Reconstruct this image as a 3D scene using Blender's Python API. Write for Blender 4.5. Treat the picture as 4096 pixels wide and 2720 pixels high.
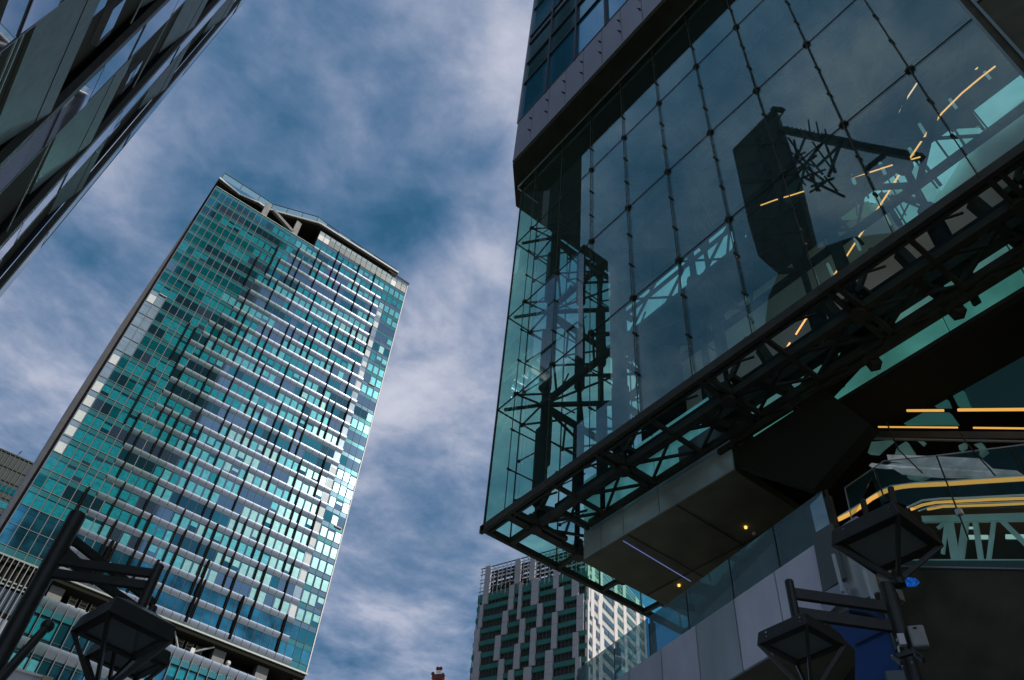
import bpy, math, random
from mathutils import Vector, Matrix, Euler, noise
random.seed(7)
S = bpy.context.scene
for o in list(bpy.data.objects): bpy.data.objects.remove(o)
C = S.collection

# ------------------------------------------------------------------ camera
# world axes: X and Y run along the two wall directions of the glass atrium, Z is up
RW = ((0.78149973, -0.49684587, -0.37736236),
      (-0.61988926, -0.54982066, -0.55985225),
      (0.07067866, 0.67144726, -0.73767412))
FPX = 3339.844
CAMH = 1.6
cam_d = bpy.data.cameras.new('camera'); cam = bpy.data.objects.new('camera', cam_d); C.objects.link(cam)
cam_d.sensor_width = 36; cam_d.lens = FPX / 4096 * 36
cam_d.clip_start = 0.05; cam_d.clip_end = 6000
M4 = Matrix(RW).to_4x4(); M4.translation = Vector((0, 0, CAMH))
cam.matrix_world = M4
S.camera = cam

def ray(px, py):
    c = Vector((px - 2048, -(py - 1360), -FPX))
    return (Matrix(RW) @ c).normalized()
def P(px, py, ax, val):
    "point of the vertical or horizontal plane axis=val seen at a photo pixel"
    d = ray(px, py); o = Vector((0, 0, CAMH))
    return o + d * ((val - o[ax]) / d[ax])

# ------------------------------------------------------------------ sky and sun
SUN_AZ, SUN_EL = math.radians(297), math.radians(38)
w = bpy.data.worlds.new('World'); S.world = w; w.use_nodes = True
nt = w.node_tree; N = nt.nodes; L = nt.links
for n in list(N): N.remove(n)
def nn(t, **k):
    n = N.new(t)
    for a, b in k.items(): setattr(n, a, b)
    return n
def mth(op, a, b=None, c=None):
    n = nn('ShaderNodeMath', operation=op)
    for i, v in enumerate((a, b, c)):
        if v is None: continue
        if isinstance(v, (int, float)): n.inputs[i].default_value = v
        else: L.new(v, n.inputs[i])
    return n.outputs[0]
sky = nn('ShaderNodeTexSky', sky_type='NISHITA'); sky.sun_disc = False
sky.sun_elevation = SUN_EL; sky.sun_rotation = math.pi / 2 - SUN_AZ
tc = nn('ShaderNodeTexCoord')
sep = nn('ShaderNodeSeparateXYZ'); L.new(tc.outputs['Generated'], sep.inputs[0])
zc = mth('MAXIMUM', sep.outputs[2], 0.06)
u_ = mth('DIVIDE', sep.outputs[0], zc); v_ = mth('DIVIDE', sep.outputs[1], zc)
comb = nn('ShaderNodeCombineXYZ'); L.new(u_, comb.inputs[0]); L.new(v_, comb.inputs[1])
def noise_n(scale, det, rough, dist, off):
    m = nn('ShaderNodeMapping'); m.inputs['Location'].default_value = off; L.new(comb.outputs[0], m.inputs[0])
    n = nn('ShaderNodeTexNoise'); n.inputs['Scale'].default_value = scale; n.inputs['Detail'].default_value = det
    n.inputs['Roughness'].default_value = rough; n.inputs['Distortion'].default_value = dist
    L.new(m.outputs[0], n.inputs['Vector']); return n.outputs['Fac']
n1 = noise_n(2.7, 10.0, 0.55, 0.3, (3.1, 1.7, 0.0))
n2 = noise_n(8.0, 10.0, 0.60, 0.25, (8.3, 2.2, 1.0))
n3 = noise_n(26.0, 4.0, 0.55, 0.0, (1.3, 5.2, 2.0))
cover = mth('ADD', mth('MULTIPLY', n1, 1.15), mth('ADD', mth('MULTIPLY', n2, 0.55), mth('MULTIPLY', n3, 0.10)))
cover = mth('SUBTRACT', cover, 0.36)
# cloud banks and blue gaps, placed by direction in the cloud layer
SPOTS = [(1000, 500, 60, -.16), (900, 505, 60, -.16), (950, 560, 60, -.08), (870, 240, 60, -.08), (1020, 120, 60, -.08), (1090, 60, 60, -.15), (940, 170, 70, -.12), (700, 175, 60, -.09), (1105, 350, 50, -.08),
         (75, 745, 90, -.15), (985, 1310, 100, -.15), (250, 560, 110, -.06), (1000, 1180, 80, -.06), (1040, 700, 60, -.06),
         (1190, 130, 100, .20), (1060, 420, 60, .08), (1000, 690, 110, .16), (990, 960, 150, .17), (1130, 590, 70, .13),
         (200, 430, 130, .05), (60, 930, 150, .07), (900, 20, 90, .07), (820, 350, 80, .05), (620, 330, 90, .0),
         (330, 720, 120, .03), (860, 1450, 90, .05), (560, 130, 120, -.04), (1130, 250, 70, .12), (1170, 20, 70, .10), (1560, 1500, 130, -.55)]
for (sx, sy, sr, amt) in SPOTS:
    if amt == 0: continue
    a = ray(sx * 1.7348, sy * 1.7348); b = ray((sx + sr) * 1.7348, sy * 1.7348); c = ray(sx * 1.7348, (sy + sr) * 1.7348)
    A = Vector((a.x / a.z, a.y / a.z)); B = Vector((b.x / b.z, b.y / b.z)); Cc = Vector((c.x / c.z, c.y / c.z))
    rad = ((B - A).length + (Cc - A).length) / 2
    dx = mth('SUBTRACT', u_, A.x); dy = mth('SUBTRACT', v_, A.y)
    d2 = mth('ADD', mth('MULTIPLY', dx, dx), mth('MULTIPLY', dy, dy))
    g = mth('POWER', 2.718, mth('MULTIPLY', d2, -1.0 / (rad * rad)))
    if amt < -.5: gap = g
    else: cover = mth('MULTIPLY_ADD', g, amt, cover)
ramp = nn('ShaderNodeValToRGB'); L.new(cover, ramp.inputs[0])
cr = ramp.color_ramp; cr.interpolation = 'B_SPLINE'
stops = [(0.0, (0.006, 0.055, 0.12)), (0.20, (0.014, 0.085, 0.165)), (0.34, (0.048, 0.122, 0.225)), (0.48, (0.118, 0.182, 0.300)),
         (0.60, (0.205, 0.258, 0.372)), (0.72, (0.335, 0.365, 0.465)), (0.9, (0.50, 0.51, 0.59))]
while len(cr.elements) < len(stops): cr.elements.new(0.5)
for e, (p, c) in zip(cr.elements, stops): e.position = p; e.color = (*c, 1)
gapm = nn('ShaderNodeMix', data_type='RGBA'); L.new(mth('MULTIPLY', gap, 1.6), gapm.inputs['Factor']); L.new(ramp.outputs[0], gapm.inputs['A']); gapm.inputs['B'].default_value = (0.02, 0.20, 0.50, 1)
sc10 = nn('ShaderNodeVectorMath', operation='SCALE'); L.new(gapm.outputs['Result'], sc10.inputs[0]); sc10.inputs['Scale'].default_value = 13.0
skyt = nn('ShaderNodeMix', data_type='RGBA'); skyt.inputs['Factor'].default_value = 0.88
L.new(sky.outputs[0], skyt.inputs['A']); L.new(sc10.outputs[0], skyt.inputs['B'])
bg = nn('ShaderNodeBackground'); L.new(skyt.outputs['Result'], bg.inputs[0]); bg.inputs['Strength'].default_value = 0.085
wo = nn('ShaderNodeOutputWorld'); L.new(bg.outputs[0], wo.inputs[0])
sd = bpy.data.lights.new('sun', 'SUN'); sd.energy = 2.2; sd.angle = math.radians(0.5); sd.color = (1.0, 0.93, 0.84)
sun = bpy.data.objects.new('sun', sd); C.objects.link(sun)
sv = Vector((math.cos(SUN_AZ) * math.cos(SUN_EL), math.sin(SUN_AZ) * math.cos(SUN_EL), math.sin(SUN_EL)))
sun.rotation_euler = (-sv).to_track_quat('-Z', 'Y').to_euler()
S.view_settings.view_transform = 'Standard'; S.view_settings.look = 'None'
S.view_settings.exposure = 0.30; S.view_settings.gamma = 1
S.render.engine = 'CYCLES'
S.cycles.max_bounces = 8; S.cycles.transparent_max_bounces = 24; S.cycles.glossy_bounces = 4; S.cycles.diffuse_bounces = 3
S.cycles.sample_clamp_indirect = 6

# ------------------------------------------------------------------ materials
MATS = {}
def mat(name, col, rough=0.5, metal=0.0, var=0.0, vscale=2.0, spec=0.5, bump=0.0, bscale=5.0, emit=None, es=0.0, coat=0.0, stretch=None):
    if name in MATS: return MATS[name]
    m = bpy.data.materials.new(name); m.use_nodes = True; t = m.node_tree
    b = t.nodes['Principled BSDF']
    b.inputs['Base Color'].default_value = (*col, 1); b.inputs['Roughness'].default_value = rough
    b.inputs['Metallic'].default_value = metal; b.inputs['Specular IOR Level'].default_value = spec
    b.inputs['Coat Weight'].default_value = coat; b.inputs['Coat Roughness'].default_value = 0.03
    if var > 0 or bump > 0:
        g = t.nodes.new('ShaderNodeNewGeometry'); mp = t.nodes.new('ShaderNodeMapping'); t.links.new(g.outputs['Position'], mp.inputs[0])
        if stretch: mp.inputs['Scale'].default_value = stretch
    if var > 0:
        n = t.nodes.new('ShaderNodeTexNoise'); n.inputs['Scale'].default_value = vscale; n.inputs['Detail'].default_value = 6
        t.links.new(mp.outputs[0], n.inputs['Vector'])
        r = t.nodes.new('ShaderNodeValToRGB')
        r.color_ramp.elements[0].position = 0.3; r.color_ramp.elements[1].position = 0.7
        r.color_ramp.elements[0].color = (*[max(0, c * (1 - var)) for c in col], 1)
        r.color_ramp.elements[1].color = (*[min(1, c * (1 + var)) for c in col], 1)
        t.links.new(n.outputs[0], r.inputs[0]); t.links.new(r.outputs[0], b.inputs['Base Color'])
    if bump > 0:
        n = t.nodes.new('ShaderNodeTexNoise'); n.inputs['Scale'].default_value = bscale; n.inputs['Detail'].default_value = 2
        t.links.new(mp.outputs[0], n.inputs['Vector'])
        bp = t.nodes.new('ShaderNodeBump'); bp.inputs['Strength'].default_value = bump; bp.inputs['Distance'].default_value = 0.05
        t.links.new(n.outputs[0], bp.inputs['Height']); t.links.new(bp.outputs[0], b.inputs['Normal'])
    if emit:
        b.inputs['Emission Color'].default_value = (*emit, 1); b.inputs['Emission Strength'].default_value = es
        if var > 0:
            r2 = t.nodes.new('ShaderNodeValToRGB'); r2.color_ramp.elements[0].position = 0.3; r2.color_ramp.elements[1].position = 0.7
            r2.color_ramp.elements[0].color = (*[c * (1 - var * 1.5) for c in emit], 1); r2.color_ramp.elements[1].color = (*[min(1, c * (1 + var * 1.5)) for c in emit], 1)
            t.links.new(r.inputs[0].links[0].from_socket, r2.inputs[0]); t.links.new(r2.outputs[0], b.inputs['Emission Color'])
    MATS[name] = m; return m
def glass(name, tint, refl=0.08, rough=0.0, base=None, basef=0.0, bump=0.0):
    "architectural glass: tinted see-through mixed with a mirror by fresnel"
    if name in MATS: return MATS[name]
    m = bpy.data.materials.new(name); m.use_nodes = True; t = m.node_tree; nd = t.nodes; lk = t.links
    for n in list(nd): nd.remove(n)
    out = nd.new('ShaderNodeOutputMaterial'); tr = nd.new('ShaderNodeBsdfTransparent'); tr.inputs[0].default_value = (*tint, 1)
    gl = nd.new('ShaderNodeBsdfGlossy'); gl.inputs['Roughness'].default_value = rough; gl.inputs['Color'].default_value = (0.82, 0.99, 0.94, 1)
    lw = nd.new('ShaderNodeLayerWeight'); lw.inputs[0].default_value = 0.5
    fr = nd.new('ShaderNodeMath'); fr.operation = 'POWER'; fr.inputs[1].default_value = 4.0; lk.new(lw.outputs['Facing'], fr.inputs[0])
    ad = nd.new('ShaderNodeMath'); ad.operation = 'MULTIPLY_ADD'; ad.inputs[1].default_value = 0.8; ad.inputs[2].default_value = refl
    ad.use_clamp = True
    lk.new(fr.outputs[0], ad.inputs[0])
    mx = nd.new('ShaderNodeMixShader'); lk.new(ad.outputs[0], mx.inputs[0])
    src = tr.outputs[0]
    if base:
        df = nd.new('ShaderNodeBsdfDiffuse'); df.inputs[0].default_value = (*base, 1)
        m2 = nd.new('ShaderNodeMixShader'); m2.inputs[0].default_value = basef; lk.new(tr.outputs[0], m2.inputs[1]); lk.new(df.outputs[0], m2.inputs[2]); src = m2.outputs[0]
    if bump:
        n = nd.new('ShaderNodeTexNoise'); g = nd.new('ShaderNodeNewGeometry'); n.inputs['Scale'].default_value = 0.8
        lk.new(g.outputs['Position'], n.inputs['Vector'])
        bp = nd.new('ShaderNodeBump'); bp.inputs['Strength'].default_value = bump; bp.inputs['Distance'].default_value = 0.05
        lk.new(n.outputs[0], bp.inputs['Height']); lk.new(bp.outputs[0], gl.inputs['Normal'])
    lk.new(src, mx.inputs[1]); lk.new(gl.outputs[0], mx.inputs[2]); lk.new(mx.outputs[0], out.inputs[0])
    MATS[name] = m; return m

steel = mat('painted_dark_steel', (0.06, 0.06, 0.042), 0.6, var=0.25, vscale=3, spec=0.25)
steel2 = mat('blued_dark_steel', (0.030, 0.040, 0.044), 0.8, var=0.25, vscale=4, spec=0.1)
black = mat('matt_black_cladding', (0.095, 0.093, 0.062), 0.8, var=0.2, spec=0.1)
soffitm = mat('dark_soffit_panel', (0.24, 0.225, 0.15), 0.75, var=0.18, vscale=1.5, spec=0.15)
lampm = mat('lamp_black_enamel', (0.040, 0.040, 0.030), 0.42, var=0.2, vscale=6, spec=0.4)
alu = mat('brushed_aluminium', (0.50, 0.52, 0.52), 0.33, 0.55, var=0.08, vscale=3)
alud = mat('grey_aluminium_panel', (0.30, 0.29, 0.32), 0.5, 0.35, var=0.07, vscale=1.1, stretch=(1, 1, .4))
mull = mat('bronze_grey_mullion', (0.13, 0.135, 0.135), 0.5, 0.3)
mulld = mat('dark_gasket', (0.012, 0.014, 0.014), 0.5)
white = mat('white_coated_metal', (0.72, 0.70, 0.66), 0.45, var=0.05)
conc = mat('grey_concrete', (0.30, 0.30, 0.28), 0.8, var=0.2, vscale=0.8, bump=0.1)

# ------------------------------------------------------------------ mesh helpers
class MB:
    def __init__(s): s.v = []; s.f = []; s.m = []
    def add(s, vs, fs, mi=0):
        k = len(s.v); s.v += [tuple(v) for v in vs]; s.f += [tuple(i + k for i in f) for f in fs]; s.m += [mi] * len(fs)
    def box(s, a, b, mi=0):
        x0, y0, z0 = a; x1, y1, z1 = b
        x0, x1 = min(x0, x1), max(x0, x1); y0, y1 = min(y0, y1), max(y0, y1); z0, z1 = min(z0, z1), max(z0, z1)
        s.add([(x0, y0, z0), (x1, y0, z0), (x1, y1, z0), (x0, y1, z0), (x0, y0, z1), (x1, y0, z1), (x1, y1, z1), (x0, y1, z1)],
              [(0, 3, 2, 1), (4, 5, 6, 7), (0, 1, 5, 4), (1, 2, 6, 5), (2, 3, 7, 6), (3, 0, 4, 7)], mi); return s
    def beam(s, p, q, w, h=None, mi=0, up=(0, 0, 1)):
        p = Vector(p); q = Vector(q); h = h or w; d = (q - p)
        if d.length < 1e-6: return s
        d.normalize(); up = Vector(up)
        if abs(d.dot(up)) > 0.98: up = Vector((1, 0, 0))
        sx = d.cross(up).normalized() * w / 2; sz = sx.cross(d).normalized() * h / 2
        vs = [p - sx - sz, p + sx - sz, p + sx + sz, p - sx + sz, q - sx - sz, q + sx - sz, q + sx + sz, q - sx + sz]
        s.add(vs, [(0, 3, 2, 1), (4, 5, 6, 7), (0, 1, 5, 4), (1, 2, 6, 5), (2, 3, 7, 6), (3, 0, 4, 7)], mi); return s
    def tube(s, p, q, r, r2=None, n=8, mi=0):
        p = Vector(p); q = Vector(q); r2 = r if r2 is None else r2; d = (q - p)
        if d.length < 1e-6: return s
        d.normalize(); up = Vector((0, 0, 1)) if abs(d.z) < 0.9 else Vector((1, 0, 0))
        a = d.cross(up).normalized(); b = d.cross(a)
        vs = [c + (a * math.cos(t) + b * math.sin(t)) * rr for c, rr in ((p, r), (q, r2)) for t in [2 * math.pi * i / n for i in range(n)]]
        fs = [(i, (i + 1) % n, n + (i + 1) % n, n + i) for i in range(n)] + [tuple(range(n))[::-1], tuple(range(n, 2 * n))]
        s.add(vs, fs, mi); return s
    def path(s, pts, r, n=8, mi=0):
        for a, b in zip(pts, pts[1:]): s.tube(a, b, r, n=n, mi=mi)
        for a in pts[1:-1]: s.ball(a, r, mi=mi, n=n)
        return s
    def ball(s, c, r, mi=0, n=10, sz=1.0):
        c = Vector(c); k = max(4, n // 2); vs = [c + Vector((0, 0, r * sz))]
        for j in range(1, k):
            ph = math.pi * j / k
            vs += [c + Vector((math.sin(ph) * math.cos(2 * math.pi * i / n) * r, math.sin(ph) * math.sin(2 * math.pi * i / n) * r, math.cos(ph) * r * sz)) for i in range(n)]
        vs.append(c - Vector((0, 0, r * sz))); fs = [(0, 1 + i, 1 + (i + 1) % n) for i in range(n)]
        for j in range(k - 2):
            o = 1 + j * n; fs += [(o + i, o + n + i, o + n + (i + 1) % n, o + (i + 1) % n) for i in range(n)]
        o = 1 + (k - 2) * n; fs += [(o + i, len(vs) - 1, o + (i + 1) % n) for i in range(n)]
        s.add(vs, fs, mi); return s
    def prism(s, pts, d, mi=0):
        n = len(pts); d = Vector(d); pts = [Vector(p) for p in pts]
        s.add(pts + [p + d for p in pts], [tuple(range(n))[::-1], tuple(range(n, 2 * n))] + [(i, (i + 1) % n, n + (i + 1) % n, n + i) for i in range(n)], mi); return s
    def build(s, name, mats, parent=None, smooth=False, bevel=0.0):
        me = bpy.data.meshes.new(name); me.from_pydata(s.v, [], s.f)
        for m in (mats if isinstance(mats, (list, tuple)) else [mats]): me.materials.append(m)
        me.polygons.foreach_set('material_index', s.m)
        if smooth: me.polygons.foreach_set('use_smooth', [True] * len(s.f))
        me.update()
        import bmesh
        bm = bmesh.new(); bm.from_mesh(me); bmesh.ops.recalc_face_normals(bm, faces=bm.faces); bm.to_mesh(me); bm.free()
        o = bpy.data.objects.new(name, me); C.objects.link(o)
        if smooth:
            md = o.modifiers.new('edges', 'EDGE_SPLIT'); md.split_angle = math.radians(50)
        if bevel: b = o.modifiers.new('bevel', 'BEVEL'); b.width = bevel; b.segments = 2; b.limit_method = 'ANGLE'
        if parent:
            o.parent = parent; bpy.context.view_layer.update() if False else None
            pl = parent
            off = Vector((0, 0, 0))
            while pl is not None: off += pl.location; pl = pl.parent
            # meshes are written in world coordinates: pull them back by the parents' offset
            if off.length > 0: me.transform(Matrix.Translation(-off))
        return o
def tag(o, label=None, cat=None, group=None, kind=None):
    if label: o['label'] = label
    if cat: o['category'] = cat
    if group: o['group'] = group
    if kind: o['kind'] = kind
    return o
def thing(name, label, cat, loc=(0, 0, 0), group=None):
    o = bpy.data.objects.new(name, None); C.objects.link(o); o.location = loc; o.empty_display_size = 0.5
    return tag(o, label, cat, group)
def px_poly(pts, ax, val): return [P(x, y, ax, val) for x, y in pts]

# ------------------------------------------------------------------ ground
g = MB(); g.add([(-3000, -3000, 0), (3000, -3000, 0), (3000, 3000, 0), (-3000, 3000, 0)], [(0, 1, 2, 3)])
tag(g.build('ground', mat('pale_paving', (0.46, 0.46, 0.40), 0.9, var=0.2, vscale=0.05)), kind='structure')
g = MB(); g.add([(-8.5, -60, .02), (8.5, -60, .02), (8.5, 120, .02), (-8.5, 120, .02)], [(0, 1, 2, 3)])
tag(g.build('road', mat('asphalt', (0.09, 0.09, 0.09), 0.85, var=0.25, vscale=1.0)), kind='structure')

# ================================================================== GLASS SKYSCRAPER
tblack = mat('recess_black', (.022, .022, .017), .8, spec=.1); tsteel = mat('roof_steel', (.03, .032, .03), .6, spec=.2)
TY, TX0, TDX, NCOL = 165.0, 2.2, 1.925, 34
TZ0, TDZ, NFL = 83.23, 4.348, 29
tower = thing('glass_skyscraper', 'tall office skyscraper of teal and blue glass with dark vertical fins and wavy roof', 'skyscraper', (34, 165, 0))
def X(c): return TX0 + TDX * c
def Zf(k): return TZ0 + TDZ * k
XR = X(NCOL)
CN = 17                               # column where the raised right-hand part begins
body = MB()
body.box((TX0 + .05, TY + 0.35, 0), (XR - .05, TY + 45, 77.0 - 1))
body.box((TX0 + .05, TY + 0.35, 82.6), (XR - .05, TY + 45, Zf(28) - .3))
body.box((X(CN) + .05, TY + 0.35, Zf(28) - .3), (XR - .05, TY + 45, Zf(30) - .3))
body.box((TX0 + 3, TY + 6, 75.8), (XR - 3, TY + 43, 82.7))
body.build('wall', mat('tower_core_cladding', (0.035, 0.045, 0.05), 0.5), tower)
# side wall that shows as a dark strip on the left, its top tapering into the facade
sp = [(767, 879), (482, 1300), (357, 1504), (230, 1708), (143, 1853), (0, 2096), (-60, 2200)]
pl = [P(x, y, 1, 166.0) for x, y in sp]
sw = MB(); sw.prism(pl + [Vector((TX0, 166.0, pl[-1].z)), Vector((TX0, 166.0, pl[0].z + .5))], (0, 40, 0))
tag(sw.build('side_wall', mat('side_cladding', (0.045, 0.047, 0.055), 0.45, var=0.3, vscale=0.6), tower), 'dark panelled side wall seen edge on')

WM = [mat('pane_slate', (0.17, 0.30, 0.42), 0.05, 0.85, spec=0.7, bump=0.02, bscale=.5),
      mat('pane_dark', (0.035, 0.14, 0.19), 0.05, 0.8, spec=0.7, bump=0.02, bscale=.5),
      mat('pane_teal', (0.04, 0.26, 0.33), 0.05, 0.85, spec=0.7, bump=0.02, bscale=.5),
      mat('pane_blue', (0.04, 0.23, 0.33), 0.05, 0.8, spec=0.8, var=.6, vscale=.25, bump=0.03, bscale=.5),
      mat('blind_deep', (0.0, 0.13, 0.15), 0.12, .35, spec=0.4, var=.2, vscale=1.2),
      mat('blind_teal', (0.02, 0.33, 0.38), 0.12, .35, spec=0.4, var=.22, vscale=1.2),
      mat('blind_aqua', (0.12, 0.50, 0.55), 0.14, .35, spec=0.4, var=.2, vscale=1.2),
      mat('blind_mint', (0.28, 0.56, 0.56), 0.16, .3, spec=0.4, var=.15, vscale=1.2),
      mat('blind_cream', (0.66, 0.72, 0.70), 0.5, spec=0.4, var=.08, vscale=1.2),
      mat('pane_pale', (0.30, 0.42, 0.52), 0.12, 0.3, spec=0.6, var=.15, vscale=.4),
      mat('spandrel_glass', (0.05, 0.26, 0.29), 0.10, 0.4, spec=0.7),
      mat('spandrel_slate', (0.13, 0.24, 0.32), 0.10, 0.5, spec=0.7),
      mull]
def spandrel_start(k): return 6 if k < 9 else (7 if k < 14 else int(7 + (k - 13) * 0.62))
def in_band(c, k): return spandrel_start(k) <= c < (31 if k < 20 else 30)
def nz(a, b, s=0): return noise.noise(Vector((a * 0.33 + s, b * 0.57 + s * 2.1, s)))
def cell(mb, c, k, y=TY):
    "one facade cell of the tower: pane, glazed band over it and, behind the pane, a drawn blind"
    x0, x1, z0, z1 = X(c) + .04, X(c + 1) - .04, Zf(k) + .05, Zf(k + 1)
    t = random.uniform(-.03, .03)
    low = 1 - k / 28.0; right = c / 33.0
    n = nz(c // 2, k * 1.6, 3.3) + 0.35 * nz(c, k * 3, 9.1)
    pale = (c == 30 and k < 26) or (c < (1 if k < 12 else 2) and 4 < k < 17)
    big = k < 2
    zs = z1 - 1.32
    lowleft = low > .55 and right < .35
    # glazed band
    sm = 10 if (right < .5 or n > .1) else 11
    if pale: sm = 9
    if not big or c >= 31 or c < 6: mb.box((x0, y + t, zs), (x1, y + .3 + t, z1 - .03), sm if not (big and c < 31) else 3)
    else: mb.box((x0, y + t, zs), (x1, y + .3 + t, z1 - .03), 3)
    # pane
    if big: pm = 3 if c < 30 else random.choice((3, 2, 3))
    elif pale: pm = 9
    else:
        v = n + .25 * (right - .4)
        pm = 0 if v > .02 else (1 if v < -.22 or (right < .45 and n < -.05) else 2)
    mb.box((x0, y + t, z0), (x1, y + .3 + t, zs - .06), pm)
    # blind
    run = (c + (k * 5) % 7) // 4                                       # blinds are drawn room by room
    f = .5 + nz(run * 1.9 + 5, k * 1.35, 7.7) * 1.1
    if .42 < k / 28. < .72 and c < 8: f -= .18
    if random.random() < .07: f = random.random()
    thr = .46 - .16 * low - .06 * right
    if c < 7: thr = .50 if k > 22 else (.42 if k > 14 else .30)
    if k > 23: thr += .08
    if f > thr and not big:
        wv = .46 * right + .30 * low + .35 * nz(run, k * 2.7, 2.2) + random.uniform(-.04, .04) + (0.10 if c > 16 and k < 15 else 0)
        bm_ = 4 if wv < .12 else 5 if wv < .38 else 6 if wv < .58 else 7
        if pale: bm_ = 8
        dr = .28 if random.random() < .8 else random.uniform(.3, .9)
        bl = x0 + (.34 if right > .3 else .12)
        zb = z0 + (0 if random.random() < .85 else random.uniform(.3, 1.6))
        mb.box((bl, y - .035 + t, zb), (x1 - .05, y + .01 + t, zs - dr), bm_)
cells = [(c, k) for k in range(28) for c in range(NCOL)] + [(c, 28) for c in range(CN, NCOL)]
single = set(cells[:100])
many = MB()
for (c, k) in cells:
    if (c, k) in single:
        mb = MB(); cell(mb, c, k); mb.build('window', WM, tower)
    else: cell(many, c, k)
tag(many.build('windows', WM, tower), kind='stuff')
# sill row under the lowest floor
sr = MB()
for c in range(NCOL): sr.box((X(c) + .05, TY, 81.7), (X(c + 1) - .05, TY + .3, TZ0 - .03), 10 if c < 6 or c > 29 else 11)
sr.build('sill_band', WM, tower)
# mullions, transoms
vm = [mull, mulld]
for c in range(NCOL + 1):
    m = MB(); top = Zf(28) if c < CN else Zf(30)
    wd = .14 if c <= 8 else .075
    m.box((X(c) - wd / 2, TY - .10, 81.6), (X(c) + wd / 2, TY + .3, top), 0 if c <= 8 or c == NCOL else 1)
    m.build('mullion', vm, tower)
for k in range(0, 30):
    m = MB(); xa = TX0 if k <= 28 else X(CN)
    a = spandrel_start(k)
    m.box((xa, TY - .085, Zf(k) - .05), (XR, TY + .3, Zf(k) + .04), 1)
    if a > 0 and k <= 28: m.box((xa, TY - .13, Zf(k) - .07), (X(a), TY - .086, Zf(k) + .06), 0)
    m.build('transom', vm, tower)
# rounded aluminium spandrels
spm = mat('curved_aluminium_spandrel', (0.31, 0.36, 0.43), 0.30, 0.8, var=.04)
spm2 = mat('shaded_aluminium_spandrel', (0.16, 0.23, 0.25), 0.35, 0.5, var=.1)  # darker copy for the bands' left ends, shade put into its colour
def curved(mb, x0, x1, zt, zb, y, bulge, mi=0, n=7):
    pts = []
    for i in range(n + 1):
        a = math.pi / 2 * i / n
        pts.append((y - bulge * math.sin(a * 1.0) if i < n else y - bulge, zt - (zt - zb) * (1 - math.cos(a))))
    # quarter round: starts flat on top, rolls down and out
    prof = [(y, zt)] + [(y - bulge * (1 - (i / n) ** 2.2), zt - .02 - (zt - zb - .02) * (i / n)) for i in range(0, n + 1)] + [(y + .01, zb)]
    vs = [(x0, a, b) for a, b in prof] + [(x1, a, b) for a, b in prof]; m = len(prof)
    mb.add(vs, [(i, i + 1, m + i + 1, m + i) for i in range(m - 1)] + [tuple(range(m)), tuple(range(m, 2 * m))[::-1]], mi)
for k in range(1, 29):
    m = MB(); a = spandrel_start(k - 1); b = 31 if k < 20 else 30
    for c in range(a, b):
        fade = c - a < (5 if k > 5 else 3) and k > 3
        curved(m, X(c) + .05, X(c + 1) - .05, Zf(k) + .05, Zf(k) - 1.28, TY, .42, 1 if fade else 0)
    if k == 28:
        m = MB()
        for c in range(CN, 30): curved(m, X(c) + .05, X(c + 1) - .05, Zf(k) + .05, Zf(k) - 1.0, TY, .4, 0)
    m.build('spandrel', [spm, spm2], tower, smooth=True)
m = MB()
for c in range(5, 32): curved(m, X(c) + .05, X(c + 1) - .05, TZ0 + .05, 81.8, TY, .4, 0)
m.build('spandrel', [spm, spm2], tower, smooth=True)
# vertical fins
fins = []
for c in range(5, 31):
    k = (c * 5) % 7 - 3
    while k < 28:
        ln = (2, 3, 3, 4, 3)[(c * 3 + k) % 5]; k0 = max(k, 0); k1 = min(k + ln, 28 if c < CN else 29)
        if k1 - k0 >= 2 and c >= spandrel_start(k0) - 1: fins.append((c, k0, k1))
        k = k + ln + (4, 4, 5)[(c + k) % 3]
fins.sort(key=lambda f: f[1])
rest = MB()
finm = [mat('fin_black', (0.010, 0.009, 0.007), 0.95, spec=.0), mat('fin_edge_bronze', (0.035, 0.03, 0.022), 0.9, .0, spec=.05)]
for i, (c, k0, k1) in enumerate(fins):
    m = MB() if i < 90 else rest
    wd = .42 if k0 < 2 else .28
    m.box((X(c) - wd / 2, TY - .52, Zf(k0) + .05), (X(c) + wd / 2, TY - .05, Zf(k1) + .05), 0)
    m.box((X(c) - wd / 2 - .03, TY - .55, Zf(k0) + .05), (X(c) - wd / 2 + .03, TY - .50, Zf(k1) + .05), 1)
    if i < 90: m.build('fin', finm, tower)
tag(rest.build('fins', finm, tower), kind='stuff')
for c in (9, 14, 19, 24):
    m = MB(); wd = random.choice((.5, .6))
    m.box((X(c) + 1.1 - wd / 2, TY - .64, 82.2), (X(c) + 1.1 + wd / 2, TY - .04, Zf(random.choice((2, 3)))), 0)
    m.build('fin', finm, tower)
# parapet storey on the right part: pale panes over grey
par = MB(); pm = [mat('parapet_glass_pale', (0.42, 0.52, 0.52), .15, .1), mat('parapet_grey', (0.17, 0.19, 0.18), .35, .2), mat('parapet_white', (0.80, 0.80, 0.76), .4)]
for c in range(CN, NCOL):
    wv = c in (CN, CN + 1, 31)
    par.box((X(c) + .06, TY, Zf(29) + .1), (X(c + 1) - .06, TY + .3, Zf(29) + 2.6), 2 if wv else 1)
    par.box((X(c) + .12, TY, Zf(29) + 2.7), (X(c + 1) - .12, TY + .3, Zf(30) - .15), 0)
par.build('parapet', pm, tower)
e = MB(); e.box((TX0, TY - .16, Zf(28)), (X(CN), TY + .5, Zf(28) + .14)); e.box((XR, TY - .2, 81.6), (XR + .22, TY + .5, Zf(30)))
e.build('edge_trim', white, tower)
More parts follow.
